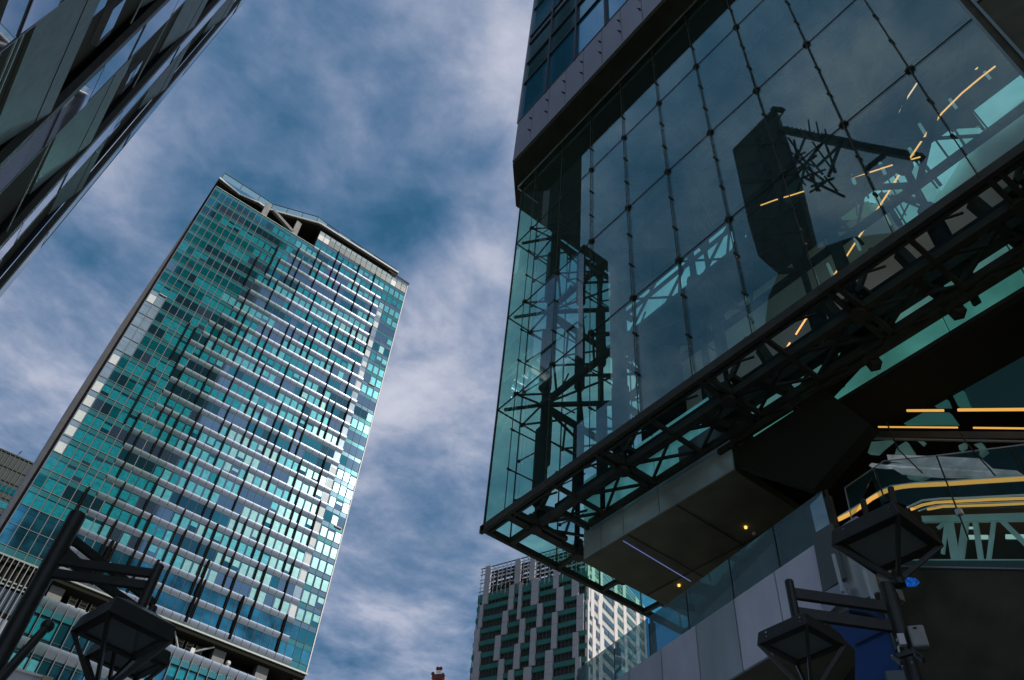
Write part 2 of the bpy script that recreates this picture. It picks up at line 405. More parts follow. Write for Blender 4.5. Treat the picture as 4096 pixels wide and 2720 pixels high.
# recess under the roof deck on the left
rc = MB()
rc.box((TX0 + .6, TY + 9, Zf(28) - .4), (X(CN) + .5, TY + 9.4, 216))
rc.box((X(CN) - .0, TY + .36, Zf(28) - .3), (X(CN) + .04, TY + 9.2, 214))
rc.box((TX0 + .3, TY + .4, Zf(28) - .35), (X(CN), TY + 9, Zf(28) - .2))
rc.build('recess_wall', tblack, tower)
wn = MB()
for i in range(4): wn.box((X(CN) - 1.9 * (i + 1) + .1, TY + 7.6, 206.5), (X(CN) - 1.9 * i - .1, TY + 7.7, 213.4))
wn.build('recess_glazing', mat('recess_navy_glass', (0.01, 0.03, 0.10), .1, .2), tower)
for (xa, zt) in ((17.0, 214), (27.5, 214.5)):
    m = MB(); m.box((xa, TY + 2.2, Zf(28) - .1), (xa + 1.7, TY + 3.9, zt)); m.build('column', conc, tower)
m = MB(); m.beam((20, TY + 4, 214.6), (27.6, TY + 2.4, 208.6), 1.1, .9); m.build('brace', conc, tower)
# roof deck: its front edge is wavy
edge = [(877, 712), (958, 778), (1035, 811), (1070, 836), (1170, 864), (1274, 892), (1287, 898), (1585, 1099)]
dk = [P(x, y, 2, 216.0) for x, y in edge]
dk[-1].y = dk[-2].y
deck = MB(); deck.prism([Vector((p.x, p.y, 214.9)) for p in dk] + [Vector((dk[-1].x, TY + 40, 214.9)), Vector((dk[0].x, TY + 40, 214.9))], (0, 0, 1.0))
deck.build('roof_deck', tblack, tower)
m = MB()
for a, b in zip(dk, dk[1:]): m.beam((a.x, a.y - .25, 215.85), (b.x, b.y - .25, 215.85), .35, .5)
m.build('roof_edge', white, tower)
rt = [(899, 693), (1042, 783), (1093, 817), (1274, 868), (1310, 896), (1585, 1078)]
rl = [P(x, y, 2, 219.0) for x, y in rt]
m = MB()
for a, b in zip(rl, rl[1:]): m.beam(a, b, .16, .22)
m.build('railing', tsteel, tower)
gm = glass('roof_rail_glass', (0.80, 0.93, 0.95), .03, base=(.5, .7, .8), basef=.25)
for a, b in zip(rl, rl[1:]):
    n = max(1, int((b - a).length / 4.2))
    for i in range(n):
        p = a.lerp(b, i / n); q = a.lerp(b, (i + 1) / n)
        m = MB(); m.beam((p.x, p.y, 216.2), (p.x, p.y, 219), .14, .14); m.build('railing_post', tsteel, tower)
        if p.x < 36 or i % 2:
            m = MB(); m.beam((p.x, p.y, 217.5), (q.x, q.y, 217.5), .04, 2.6); m.build('railing_glass', gm, tower)
m = MB(); a = rl[-1]; m.beam((a.x, a.y, 216), a, .2, .2); m.build('railing_post', tsteel, tower)
m = MB(); m.beam((60, TY - .3, 214.6), (XR + .5, TY - .3, 214.3), .25, .5); m.beam((61, TY - .35, 213.6), (XR + .3, TY - .35, 213.5), .15, .2)
m.build('gutter', tsteel, tower)
# open maintenance hatches (thin dark lines with a light lip)
for (hx, hk) in ((X(1), 17), (X(32), 19), (X(33) - .5, 8)):
    m = MB(); m.box((hx, TY - .25, Zf(hk) - .5), (hx + 1.9, TY - .02, Zf(hk) - .25), 0); m.box((hx, TY - .25, Zf(hk) - .24), (hx + 1.9, TY - .05, Zf(hk) - .1), 1)
    m.build('hatch', [mulld, white], tower)
# recessed plant floor between tower and podium
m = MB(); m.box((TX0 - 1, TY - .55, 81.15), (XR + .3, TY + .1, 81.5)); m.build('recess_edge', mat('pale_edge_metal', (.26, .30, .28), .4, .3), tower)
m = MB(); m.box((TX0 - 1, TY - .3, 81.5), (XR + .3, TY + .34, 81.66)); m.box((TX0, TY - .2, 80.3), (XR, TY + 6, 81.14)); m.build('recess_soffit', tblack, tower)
for xa in (14.5, 31, 47.9, 57.6, 66):
    m = MB(); m.box((xa, TY + 1.5, 76), (xa + 2.6, TY + 3.4, 80.8)); m.build('column', mat('recess_column_grey', (0.24, 0.25, 0.24), .7, var=.1), tower)
fr_m = [mat('louvre_frame_grey', (0.45, 0.47, 0.42), .5), black]
def louvre(x, z, w_, h_, n):
    m = MB(); y = TY + 3.2
    m.box((x, y, z), (x + w_, y + .4, z + h_), 1)
    for q in ((x, z, x + .14, z + h_), (x + w_ - .14, z, x + w_, z + h_)): m.box((q[0], y - .12, q[1]), (q[2], y - .001, q[3]), 0)
    for i in range(n + 1): m.box((x + .14, y - .1, z + (h_ - .12) * i / n), (x + w_ - .14, y - .003, z + (h_ - .12) * i / n + .12), 0)
    return m
for i in range(6): louvre(18.6 + 2.05 * i, 78.3, 1.5, 2.3, 3).build('louvre', fr_m, tower)
for i in range(7): louvre(40.5 + 2.05 * i - (0 if i < 4 else 0), 78.3, 1.5, 2.3, 3).build('louvre', fr_m, tower) if i < 3 else None
for i in range(6):
    m = MB(); m.box((18.4 + 2.05 * i, TY + 1.2, 76.6), (19.9 + 2.05 * i, TY + 2.2, 77.9), 0); m.box((18.8 + 2.05 * i, TY + 1.12, 76.8), (19.4 + 2.05 * i, TY + 1.19, 77.6), 1)
    m.build('fan_unit', fr_m, tower)
for (a, b) in (((41, 76.9), (38.8, 80.6)), ((43.2, 77.4), (47.5, 80.2))):
    m = MB(); m.tube((a[0], TY + 1, a[1]), (b[0], TY + 1, b[1]), .22); m.build('strut', alu, tower)
m = MB(); m.box((42.9, TY - .4, 76.9), (43.7, TY + .3, 77.9)); m.tube((51.2, TY + .6, 76.9), (51.2, TY + .6, 77.4), .4); m.ball((51.2, TY + .6, 78), .55); m.build('beacon', white, tower)
# podium curtain wall
PX0 = 13.1; PN = 29
zr = [(76.9, 73.7, 's'), (73.6, 69.9, 'w'), (69.8, 66.6, 's'), (66.5, 62.2, 'w'), (62.1, 59, 's'), (58.9, 54, 'w')]
for (zt, zb, t) in zr:
    for c in range(PN):
        xa, xb = PX0 + TDX * c + .05, PX0 + TDX * (c + 1) - .05
        if t == 's': continue
        if zb < 60 and c > 4: continue
        mb = MB(); q = nz(c // 2, zt, 4.4)
        mb.box((xa, TY, zb), (xb, TY + .3, zt), 3 if c > 3 else 2)
        if c < 3 or q > .12: mb.box((xa + .15, TY - .03, zb + (.1 if c < 3 else 1.6)), (xb - .1, TY + .01, zt - .4), 5 if zb > 66 else 6)
        mb.build('podium_window', WM, tower)
    if t == 's':
        mb = MB()
        for c in range(PN):
            xa, xb = PX0 + TDX * c + .05, PX0 + TDX * (c + 1) - .05
            if zt > 76:
                curved(mb, xa, xb, zt, zt - 1.9, TY, .55, 1 if c < 2 else 0); mb.box((xa, TY - .30, zb + .05), (xb, TY + .25, zt - 1.95), 2)
            else:
                mb.box((xa, TY, zt - .7), (xb, TY + .2, zt - .05), 3); curved(mb, xa, xb, zt - .7, zb + .5, TY, .6, 1 if c < 3 else 0)
                mb.box((xa, TY - .02, zb + .03), (xb, TY + .2, zb + .47), 3)
        mb.build('podium_spandrel', [spm, spm2, WM[10], WM[2]], tower, smooth=True)
for c in range(PN + 1):
    m = MB(); xx = PX0 + TDX * c; m.box((xx - .06, TY - .62, 54), (xx + .06, TY + .3, 76.95)); m.build('podium_mullion', mull, tower)
m = MB(); m.box((PX0, TY - .1, 76.92), (PX0 + TDX * PN, TY + 3, 77.05))
for z in (73.65, 69.85, 66.55, 62.15): m.box((PX0, TY - .12, z - .05), (PX0 + TDX * PN, TY + .3, z + .06))
m.build('podium_ledge', mulld, tower)
# screen of slim vertical blades at the podium's left end
for i in range(13):
    m = MB(); xx = 0.6 + i * .96; m.box((xx, TY - .9, 40), (xx + .13, TY - .5, 81.1)); m.build('screen_blade', mat('blade_grey', (.26, .29, .29), .5, .2), tower)
m = MB(); m.box((0, TY + .4, 76.9), (12.8, TY + 4, 81)); m.build('screen_back', tblack, tower)
m = MB(); 
for z in (76.2, 77.0): m.box((0, TY - .4, z), (12.9, TY - .1, z + .25))
m.build('screen_rail', mat('blade_grey', (.26, .29, .29), .5, .2), tower)
for i in range(12):
    m = MB(); xx = .8 + i * .96
    for (a, b, mi) in ((71.8, 75.9, 0), (66, 70.8, 1), (61, 65.5, 0), (55, 60.5, 1)): m.box((xx, TY, a), (xx + .72, TY + .3, b), mi)
    m.build('screen_window', [mat('screen_slate', (.10, .14, .19), .2, .3), mat('screen_pale', (.45, .52, .58), .2, .3)], tower)
m = MB(); m.box((-.5, TY - .02, 70.9), (13, TY + .2, 71.7)); m.box((-.5, TY - .02, 65.6), (13, TY + .2, 65.95)); m.build('screen_band', tblack, tower)

# ------------------------------------------------------------------ dark block behind the skyscraper
db = thing('dark_office_block', 'small dark green office block peeking out behind the left foot of the skyscraper', 'building', (-6, 300, 0))
m = MB(); m.box((-14, 300.3, 0), (14, 330, 181.4)); m.build('wall', mat('dark_green_cladding', (0.022, 0.040, 0.034), .5, var=.2, vscale=.3), db)
for i in range(18):
    m = MB(); xx = -13.5 + 1.62 * i; m.box((xx - .07, 299.9, 120), (xx + .07, 300.29, 181.9)); m.build('mullion', mull, db)
for z in (176.4, 171.4, 165.4, 159.6, 153.8, 148):
    m = MB(); m.box((-14, 300.0, z - .3), (14, 300.2, z + .1)); m.build('transom', mulld, db)
for j, z in enumerate((168.6, 162.9, 157.2, 151.5, 145.8, 140)):
    m = MB()
    for i in range(17): m.box((-13.4 + 1.62 * i, 300.1, z - 1.3), (-12.0 + 1.62 * i, 300.28, z + 1.0))
    m.build('window_row', WM[4 + (j % 2)], db)
m = MB(); m.box((-14, 299.9, 181.4), (14, 330, 181.9)); m.build('roof_edge', steel, db)
m = MB(); m.tube((-5.1, 302, 181.8), (-4.9, 302, 184.6), .12); m.tube((-4.9, 302, 184.3), (-4.5, 302, 185.6), .3, .12); m.build('antenna', steel, db)

# ================================================================== WHITE PANEL TOWER
K = 1.4
Mx = Vector((math.cos(math.radians(48.27)), math.sin(math.radians(48.27)), 0)) * 150 * K
dL = Vector((-.3605, .9328, 0)); dR = Vector((.9328, .3605, 0))
nL = -dR; nR = -dL
wt = thing('panel_clad_tower', 'pale panel tower with staggered panels and open lattice crown, sunlit on its right side', 'tower', (Mx.x, Mx.y, 0))
def LF(u, z, o=0.0): return Mx + dL * u * K + nL * o + Vector((0, 0, CAMH + (z - CAMH) * K))
def RF(u, z, o=0.0): return Mx + dR * u * K + nR * o + Vector((0, 0, CAMH + (z - CAMH) * K))
WLt, WRt, ZT = 26.4, 28.5, 104.2
def quadbox(mb, F, u0, u1, z0, z1, o0, o1, mi=0):
    v = [F(u0, z0, o0), F(u1, z0, o0), F(u1, z1, o0), F(u0, z1, o0), F(u0, z0, o1), F(u1, z0, o1), F(u1, z1, o1), F(u0, z1, o1)]
    mb.add(v, [(0, 1, 2, 3), (4, 7, 6, 5), (0, 4, 5, 1), (1, 5, 6, 2), (2, 6, 7, 3), (3, 7, 4, 0)], mi)
m = MB()
c0, c1, c2 = LF(.2, 0, -.6) + dR * .6, LF(WLt - .2, 0, -.6), RF(WRt - .2, 0, -.6)
c3 = c2 + dL * (WLt - .4) * K
zz = CAMH + (97.3 - CAMH) * K
m.prism([Vector((c0.x, c0.y, 0)), Vector((c1.x, c1.y, 0)), Vector((c3.x, c3.y, 0)), Vector((c2.x, c2.y, 0))], (0, 0, zz))
m.build('core', mat('tower_window_dark', (0.10, 0.13, 0.14), .15, .3, spec=.6), wt)
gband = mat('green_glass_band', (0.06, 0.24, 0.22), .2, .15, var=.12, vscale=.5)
gbandR = mat('sunlit_tone_band', (0.62, 0.64, 0.58), .4)  # pale copy for the right face, sunlight put into its colour
for j in range(18):
    z = 97.4 - 2.7 * j - (0 if j else -.2); h = 1.9 if j == 0 else .95
    m = MB(); quadbox(m, LF, 0, WLt, z - h, z, -.62, .1); m.build('floor_band', gband, wt)
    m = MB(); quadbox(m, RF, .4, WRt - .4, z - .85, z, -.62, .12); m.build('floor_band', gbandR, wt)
    m = MB()
    quadbox(m, LF, .2, WLt - .2, z - 2.71, z - 2.64, -.59, -.25)
    for i in range(31): quadbox(m, LF, .5 + .86 * i, .5 + .86 * i + .06, z - 2.7, z - h, -.6, -.2)
    m.build('window_mullion', mat('bronze_window_frame', (.10, .09, .07), .5), wt)
crop = [(292, 315, 735, 55), (622, 235, 508, 48), (778, 205, 472, 52), (1038, 330, 565, 55), (1245, 420, 650, 72), (550, 525, 800, 52), (647, 500, 905, 34),
        (808, 460, 745, 74), (1078, 550, 815, 74), (1300, 632, 1037, 74), (217, 745, 995, 34), (478, 810, 1070, 54), (857, 730, 990, 54), (1020, 825, 1230, 56),
        (665, 897, 1165, 54), (786, 1000, 1415, 56), (170, 1005, 1265, 50), (398, 1080, 1352, 56), (1248, 1045, 1330, 58), (609, 1172, 1450, 60), (958, 1243, 1650, 80),
        (172, 1260, 1700, 62), (433, 1343, 1700, 56), (1275, 1320, 1700, 58), (720, 1427, 1700, 80), (540, 1460, 1700, 58)]
def solve(px, py, d):
    r = ray(px, py); M0 = Mx / K
    det = r.x * (-d.y) - (-d.x) * r.y
    t = (M0.x * (-d.y) + d.x * M0.y) / det; u = (r.x * M0.y - r.y * M0.x) / det
    return u, r.z * t + CAMH
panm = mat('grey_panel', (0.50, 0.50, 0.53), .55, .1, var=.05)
for (cx, t, b, wd) in crop:
    ym = (t + b) / 2; sl = -(b - t) / 15.0 if True else 0
    u, zt_ = solve(1850 + cx / 2.75, 2150 + t / 2.75, dL); u2, zb_ = solve(1850 + (cx - (b - t) * .075) / 2.75, 2150 + b / 2.75, dL)
    ua, _ = solve(1850 + (cx - wd / 2) / 2.75, 2150 + t / 2.75, dL); ub, _ = solve(1850 + (cx + wd / 2) / 2.75, 2150 + t / 2.75, dL)
    m = MB(); nseg = max(1, round((zt_ - zb_) / 2.7)); lo, hi = min(ua, ub), max(ua, ub)
    for i in range(nseg):
        a = zb_ + (zt_ - zb_) * i / nseg; bb = zb_ + (zt_ - zb_) * (i + 1) / nseg
        quadbox(m, LF, lo, hi, a + .03, bb - .03, -.5, .35)
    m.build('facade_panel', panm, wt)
# sunlit face: staggered white strips and narrow glass
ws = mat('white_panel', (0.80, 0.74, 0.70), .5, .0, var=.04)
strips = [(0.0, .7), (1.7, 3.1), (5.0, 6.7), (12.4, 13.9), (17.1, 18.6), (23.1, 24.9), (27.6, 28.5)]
for (a, b) in strips:
    zc_ = 103.8
    while zc_ > 50:
        ln = random.choice((5.4, 8.1, 8.1, 10.8)); sh = random.choice((-.35, 0, .35))
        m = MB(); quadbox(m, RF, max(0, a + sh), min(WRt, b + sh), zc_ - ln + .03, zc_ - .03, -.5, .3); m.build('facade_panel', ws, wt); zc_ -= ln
for (a, b, gmi) in ((.7, 1.7, 0), (3.1, 5.0, 0), (6.7, 12.4, 0), (13.9, 17.1, 1), (18.6, 23.1, 1), (24.9, 27.6, 2)):
    m = MB()
    for j in range(20):
        z = 102.8 - 2.7 * j
        if j < 2 and a < 13: continue
        nn_ = max(2, int((b - a) / .7)); quadbox(m, RF, a, b, z - 2.75, z - .9, -.62, -.3, 1)
        for i in range(nn_): quadbox(m, RF, a + (b - a) * i / nn_ + .05, a + (b - a) * (i + 1) / nn_ - .05, z - 1.95, z - .95, -.6, .16 if random.random() < .85 else .05, 0)
    m.build('window_strip', [[mat('strip_glass_blue', (.13, .21, .30), .15, .3), mat('strip_glass_green', (.16, .30, .30), .15, .3), mat('strip_glass_aqua', (.28, .42, .40), .2, .3)][gmi], gbandR], wt)
# lattice crown: open grid of white rails
lat = mat('lattice_white', (0.55, 0.53, 0.48), .5); latd = mat('lattice_dark', (.02, .02, .017), .7)
for j, z in enumerate((104.1, 103.3, 102.5, 101.2, 100.4, 99.2, 98.3)):
    m = MB(); m.beam(LF(0, z, .05), LF(WLt, z, .05), .14, .34 if j in (0,) else .22); m.build('lattice_rail', [steel, lat][j % 2], wt)
    m = MB(); m.beam(RF(0, z, .05), RF(WRt, z, .05), .14, .3); m.build('lattice_rail', lat, wt)
for i in range(25):
    u = .3 + i * 1.07
    m = MB()
    z = 104.0
    while z > 97.3:
        h = random.choice((.45, .6, .9)); m.beam(LF(u, z, .12), LF(u, z - h, .12), .26, .16); m.beam(LF(u, z - h, .1), LF(u, z - h - .5, .1), .07, .07); z -= h + random.choice((.25, .4, .3))
    m.build('lattice_post', lat, wt)
m = MB()
for i in range(34):
    u = random.uniform(1.5, WLt - 1); z = random.uniform(97.6, 101.3); sg = random.choice((-1, 1))
    m.beam(LF(u, z, -1.5), LF(u + .8 * sg, z + 1.0, -1.5), .12, .12)
m.build('crown_brace', lat, wt)
for j, z in enumerate((103.7, 102.9, 101.9, 100.8, 99.8, 98.7)):
    m = MB(); m.beam(LF(.3, z, -2.2), LF(WLt - .3, z, -2.2), .5, .55); m.build('crown_beam', latd, wt)
for i in range(12):
    m = MB(); m.beam(LF(1 + 2.2 * i, 97.2, -2), LF(1 + 2.2 * i, 103.9, -2), .5, .5); m.build('crown_post', latd, wt)
m = MB(); a, b = 1.2, WLt - 1
for i in range(22):
    u = a + (b - a) * i / 22; h = random.uniform(1.0, 3.4) + (1.6 if i > 12 else 0)
    quadbox(m, LF, u, u + (b - a) / 22 * .93, 97.2, 97.2 + h, -6, -4)
m.build('roof_plant', latd, wt)

# ------------------------------------------------------------------ red and white mast tip
ms = thing('crane_mast', 'rusty red construction crane tip with small white railing above the bottom edge', 'crane', (100, 220, 0))
def D(px, py, dist): return Vector((0, 0, CAMH)) + ray(px, py) * dist
q = 2.146
def mp(x, y): return D(1700 + x / q, 2100 + y / q, 260)
rust = mat('rust_red_steel', (0.22, 0.05, 0.03), .7, var=.4, vscale=2)
m = MB()
base = mp(118, 1331)
for x in (95, 118, 140): m.beam(mp(x, 1700), mp(x, 1295), .45, .45)
for i in range(8): m.beam(mp(95, 1331 + i * 45), mp(140, 1375 + i * 45), .25, .25); m.beam(mp(140, 1331 + i * 45), mp(95, 1375 + i * 45), .25, .25)
m.build('mast', rust, ms)
m = MB(); m.beam(mp(62, 1310), mp(168, 1303), 1.1, 1.4); m.beam(mp(62, 1325), mp(68, 1280), .4, .4); m.beam(mp(168, 1303), mp(150, 1270), .4, .4); m.build('platform', rust, ms)
m = MB()
for x in (100, 112, 124, 136): m.beam(mp(x, 1300), mp(x + 2, 1240), .15, .15)
for y in (1245, 1262, 1280): m.beam(mp(98, y), mp(140, y), .15, .15)
m.build('railing', white, ms)
m = MB()
for (x, y) in ((68, 1277), (110, 1232), (136, 1232)): m.ball(mp(x, y), .55)
m.build('warning_light', rust, ms)

# ================================================================== FACETED BUILDING (upper left)
# its street wall stands at x = -20; bay widths and storey heights below are in units of FU metres
FU = 20 / 9.0
FX = -20.0
def fy(y): return y * FU
def fz(z): return CAMH + (z - CAMH) * FU
fb = thing('faceted_dark_building', 'dark building with mirror glass ribbons and slanted grey green bands in the upper left corner', 'building', (FX, 90, 0))
def fbox(m, x0, y0, z0, x1, y1, z1, mi=0): m.box((FX + x0 * FU, fy(y0), fz(z0) if z0 else 0), (FX + x1 * FU, fy(y1), fz(z1)), mi)
m = MB(); fbox(m, -3.2, 24.62, 0, -.9, 64.15, 125); fbox(m, -2.2, 21.0, 29.5, -.36, 24.6, 40.5); m.build('core', mat('soot_black', (.032, .031, .020), .8, spec=.1), fb)
rib = mat('ribbon_mirror_glass', (0.58, 0.60, 0.70), 0.03, 0.85, spec=.6, bump=0.03, bscale=.25)
rib2 = mat('ribbon_teal_glass', (0.12, 0.30, 0.33), 0.08, 0.5, spec=.6, bump=.04, bscale=.3)
fgrey = mat('slate_green_panel', (0.085, 0.115, 0.105), .55, .1, var=.18, vscale=.6)
fdark = mat('charcoal_rib', (0.05, 0.05, 0.042), .6, .1, var=.2, vscale=.7)
fpale = mat('thin_rail_metal', (0.32, 0.40, 0.37), .4, .4)
for (ya, yb, zlist) in ((36.6, 40.0, [0, 24, 38.5, 45.3, 51.2, 58, 66, 80, 110, 125]), (50.8, 53.2, [0, 30, 49, 56, 66.3, 80, 100, 125]),
                        (21.0, 24.6, [31.0, 33.4, 36.9, 39.5]), (62.0, 64.2, [0, 40, 60, 78, 95, 115, 125])):
    for i, (z0, z1) in enumerate(zip(zlist, zlist[1:])):
        m = MB(); d = .05 * FU if i % 2 else 0; a, b = (fz(z0) if z0 else 0) + .08, fz(z1) - .08
        m.prism([(FX, fy(ya), a), (FX, fy(yb), a), (FX + d, fy(yb), b), (FX + d, fy(ya), b)], (-.8, 0, 0))
        m.build('glass_ribbon', rib2 if (ya > 60 and z1 < 80) else rib, fb)
    if ya > 30:
        m = MB(); fbox(m, -.4, ya - .75, 0, .03, ya - .05, 125); m.build('vertical_rib', fdark, fb)
    m = MB(); fbox(m, -.4, yb + .04, 0, .03, yb + .16, 125); m.build('trim', mull, fb)
    for z in zlist[1:-1]:
        m = MB(); fbox(m, -.1, ya, z - .05, .06, yb, z + .05); m.build('joint', mulld, fb)
def band(y0, y1, z0, z1, lean=1.1, mt=fgrey):
    m = MB(); a, b, c, d = FX - .75 * FU, FX - .02 * FU, FX - 1.2 * FU, 0
    y0, y1 = fy(y0), fy(y1); za, zb = fz(z0), fz(z1)
    m.add([(a, y0, za), (a, y1, za), (b, y1, zb), (b, y0, zb), (c, y0, za), (c, y1, za), (c, y1, zb), (c, y0, zb)],
          [(0, 1, 2, 3), (4, 7, 6, 5), (0, 4, 5, 1), (1, 5, 6, 2), (2, 6, 7, 3), (3, 7, 4, 0)], 0)
    m.build('slanted_band', mt, fb)
    t = .74; zm = za + (zb - za) * t; xx = a + (b - a) * t
    m = MB(); m.box((xx - .1, y0, zm - .08), (xx + .06, y1, zm + .08)); m.build('band_joint', mulld, fb)
for (z0, z1) in ((37.9, 43.5), (58, 64), (78, 84), (19, 24)): band(24.7, 35.8, z0, z1)
for (z0, z1) in ((51.0, 59.4), (75.5, 83), (31, 38), (98, 106)): band(40.2, 49.9, z0, z1)
for (z0, z1) in ((61, 66), (81, 87), (43, 48), (101, 108)): band(53.4, 61.1, z0, z1, .7)
for (ya, yb, z0, z1) in ((27.6, 30.2, 44.4, 47.2), (31.5, 34.5, 49.5, 51.5), (43.8, 45.0, 60.2, 62.6), (46, 48.5, 65, 67.5), (41.0, 42.4, 43.1, 45.3), (55.5, 57, 69.5, 72), (25.5, 27, 32.6, 34)):
    m = MB(); fbox(m, -1.0, ya, z0, -.5, yb, z1); m.build('corner_window', rib, fb)
for (a, b) in (((24.7, 35.0), (36, 34.2)), ((24.9, 32.9), (27.5, 31.2)), ((24.7, 34.4), (36, 33.6)), ((40.4, 47.8), (50, 46.9)), ((40.3, 68.4), (49, 67.6)), ((26, 55.2), (35, 54.6)), ((26, 31.8), (27.3, 30.0))):
    m = MB(); m.beam((FX - .6, fy(a[0]), fz(a[1])), (FX - .6, fy(b[0]), fz(b[1])), .15, .22); m.build('rail', fpale, fb)

# ================================================================== RIGHT-HAND COMPLEX: upper mass
ub = thing('overhanging_upper_building', 'upper building block of blue windows over a grey metal band, overhanging the glass atrium', 'building', (30, 0, 31))
ZS = 31.0
plan = [(9.08, -60), (9.08, 14.76), (10.39, 16.2), (50, 16.2), (50, -60)]
def off(pl, d):
    return [(pl[0][0] + d, pl[0][1]), (pl[1][0] + d, pl[1][1] - d * .4), (pl[2][0] + d * .6, pl[2][1] - d), (pl[3][0] - d, pl[3][1] - d), (pl[4][0] - d, pl[4][1])]
m = MB(); m.prism([Vector((x, y, ZS + .05)) for x, y in off(plan, .45)], (0, 0, 350)); m.build('core', mat('upper_core', (0.03, 0.04, 0.05), .4), ub)  # unseen height and depth extended so the block shades the faceted building
m = MB(); m.prism([Vector((x, y, ZS - .22)) for x, y in off(plan, .02)], (0, 0, .26)); m.build('soffit', mat('upper_soffit_black', (.055, .052, .036), .8, var=.15, spec=.1), ub)
m = MB()
m.box((9.05, -20, ZS - .02), (9.12, 14.74, ZS + .05)); m.build('drip_edge', mat('edge_pale', (.30, .31, .27), .4, .4), ub)
UB = [mat('upper_blue_glass', (0.0, 0.27, 0.44), 0.05, 0.6, spec=.7, bump=.02, bscale=.3), mat('upper_teal_glass', (0.05, 0.27, 0.33), 0.06, 0.8, spec=.7, bump=.02, bscale=.3),
      mat('upper_grey_band', (0.10, 0.115, 0.125), .3, .3)]
# grey band: panels 1.05 wide with paired fixings
for i in range(32):
    y1 = 14.74 - 1.05 * i; y0 = y1 - 1.05
    m = MB(); m.box((9.08, y0 + .012, ZS + .03), (9.5, y1 - .012, 34.25)); m.build('band_panel', alud, ub)
    if i < 12:
        m = MB()
        for z in (32.15, 33.15): m.tube((9.0, y0 + .06, z), (9.09, y0 + .06, z), .035, n=6); m.tube((8.97, y0 + .1, z + .05), (9.0, y0 + .04, z - .03), .02, n=5)
        m.build('panel_fixing', mulld, ub)
m = MB(); 
pa, pb = Vector((9.08, 14.76, 0)), Vector((10.39, 16.2, 0))
m.prism([(pa.x, pa.y, ZS + .03), (pb.x, pb.y, ZS + .03), (pb.x, pb.y, 34.25), (pa.x, pa.y, 34.25)], (.3, -.2, 0)); m.build('corner_panel', alud, ub)
zs_ = [34.3, 37.9, 40.05, 42.4, 43.3, 46.9, 49.0, 51.4, 52.3, 55.9, 58, 60.4, 61.3, 64.9, 67, 69.4]
for j, (z0, z1) in enumerate(zip(zs_, zs_[1:])):
    for i in range(9):
        y1 = 14.74 - 1.83 * i; y0 = y1 - 1.83
        if j > 5 and i > 2: continue
        m = MB(); t = random.uniform(0, .012)
        m.box((9.13 + t, y0 + .03, z0 + .03), (9.5, y1 - .03, z1 - .03), 0 if j % 4 == 0 and i > 0 or (j % 4 == 0) else (2 if j % 4 == 3 else 1)); m.build('window', UB, ub)
    m = MB(); m.box((9.06, -60, z0 - .045), (9.45, 14.75, z0 + .045)); m.build('transom', mulld, ub)
for i in range(20):
    y = 14.74 - 1.83 * i; m = MB(); m.box((9.04, y - .05, 34.2), (9.45, y + .05, 265)); m.build('mullion', mulld if i else alud, ub)
m = MB(); m.prism([(pa.x + .02, pa.y, 34.3), (pb.x + .02, pb.y, 34.3), (pb.x + .02, pb.y, 265), (pa.x + .02, pa.y, 265)], (.3, -.2, 0)); m.build('corner_glazing', UB[2], ub)

# ================================================================== GLASS ATRIUM
at = thing('glass_atrium', 'transparent teal glass atrium box with cables and steel trusses, jutting out at the right', 'atrium', (13, 8, 14.2))
AX, AY, ZB, ZTp = 10.0, 15.22, 14.2, 30.76
YS = [14.30 - 1.604 * i for i in range(9)]
ZJ = [14.2, 18.38, 22.57, 26.77, 30.74]
gfront = glass('atrium_front_glass', (0.84, 0.97, 0.93), 0.085, base=(.30, .46, .45), basef=.025)
gend = glass('atrium_end_glass', (0.76, 0.97, 0.90), 0.03)
ybs = [AY] + YS + [0.1]
for j in range(4):
    for i in range(len(ybs) - 1):
        m = MB(); m.box((AX, ybs[i + 1] + .012, ZJ[j] + .012), (AX + .02, ybs[i] - .012, ZJ[j + 1] - .012)); m.build('glass_pane', gfront, at)
XE = [10.0] + [10.95 + 1.604 * i for i in range(6)]
for j in range(4):
    for i in range(len(XE) - 1):
        m = MB(); m.box((XE[i] + .03, AY - .01, ZJ[j] + .012), (XE[i + 1] - .01, AY + .01, ZJ[j + 1] - .012)); m.build('end_pane', gend, at)
m = MB(); m.box((AX - .02, AY - .02, ZB), (AX + .025, AY + .03, ZTp)); m.build('corner_joint', mulld, at)
for z in ZJ[1:4]:
    m = MB(); m.box((AX - .012, .1, z - .009), (AX + .03, AY, z + .009)); m.build('glass_joint', mulld, at)
    m = MB(); m.box((AX, AY - .03, z - .012), (18.6, AY + .02, z + .012)); m.build('glass_joint', mulld, at)
for i, y in enumerate(YS):
    m = MB(); m.tube((AX - .05, y, ZB), (AX - .05, y, 30.9), .013, n=6); cb = m.build('cable', steel, at)
    # clamp bodies: every third one is a big node at a glass joint
    for q_ in range(0, 12):
        z = ZB + 1.393 * q_
        if q_ == 0: continue
        bigc = q_ % 3 == 0; r = .055 if bigc else .036
        m = MB(); m.tube((AX - .075, y, z), (AX + .03, y, z), r, r * .9, n=8)
        m.tube((AX - .095, y, z), (AX - .075, y, z), r * .6, r, n=8)
        if bigc: m.beam((AX - .04, y - .09, z), (AX - .04, y + .09, z), .04, .06)
        m.build('clamp', steel, at) if i * 11 + q_ <= 100 else tag(m.build('clamp', steel, cb))
        if q_ % 3 and i < 4 or bigc:
            pass
for i, x in enumerate(XE[1:]):
    m = MB(); m.tube((x, AY + .12, ZB), (x, AY + .12, 30.9), .022, n=6)
    for q_ in range(1, 12): m.ball((x, AY + .02, ZB + 1.393 * q_), .075 if q_ % 3 == 0 else .055, n=8)
    m.build('end_cable', steel, at)
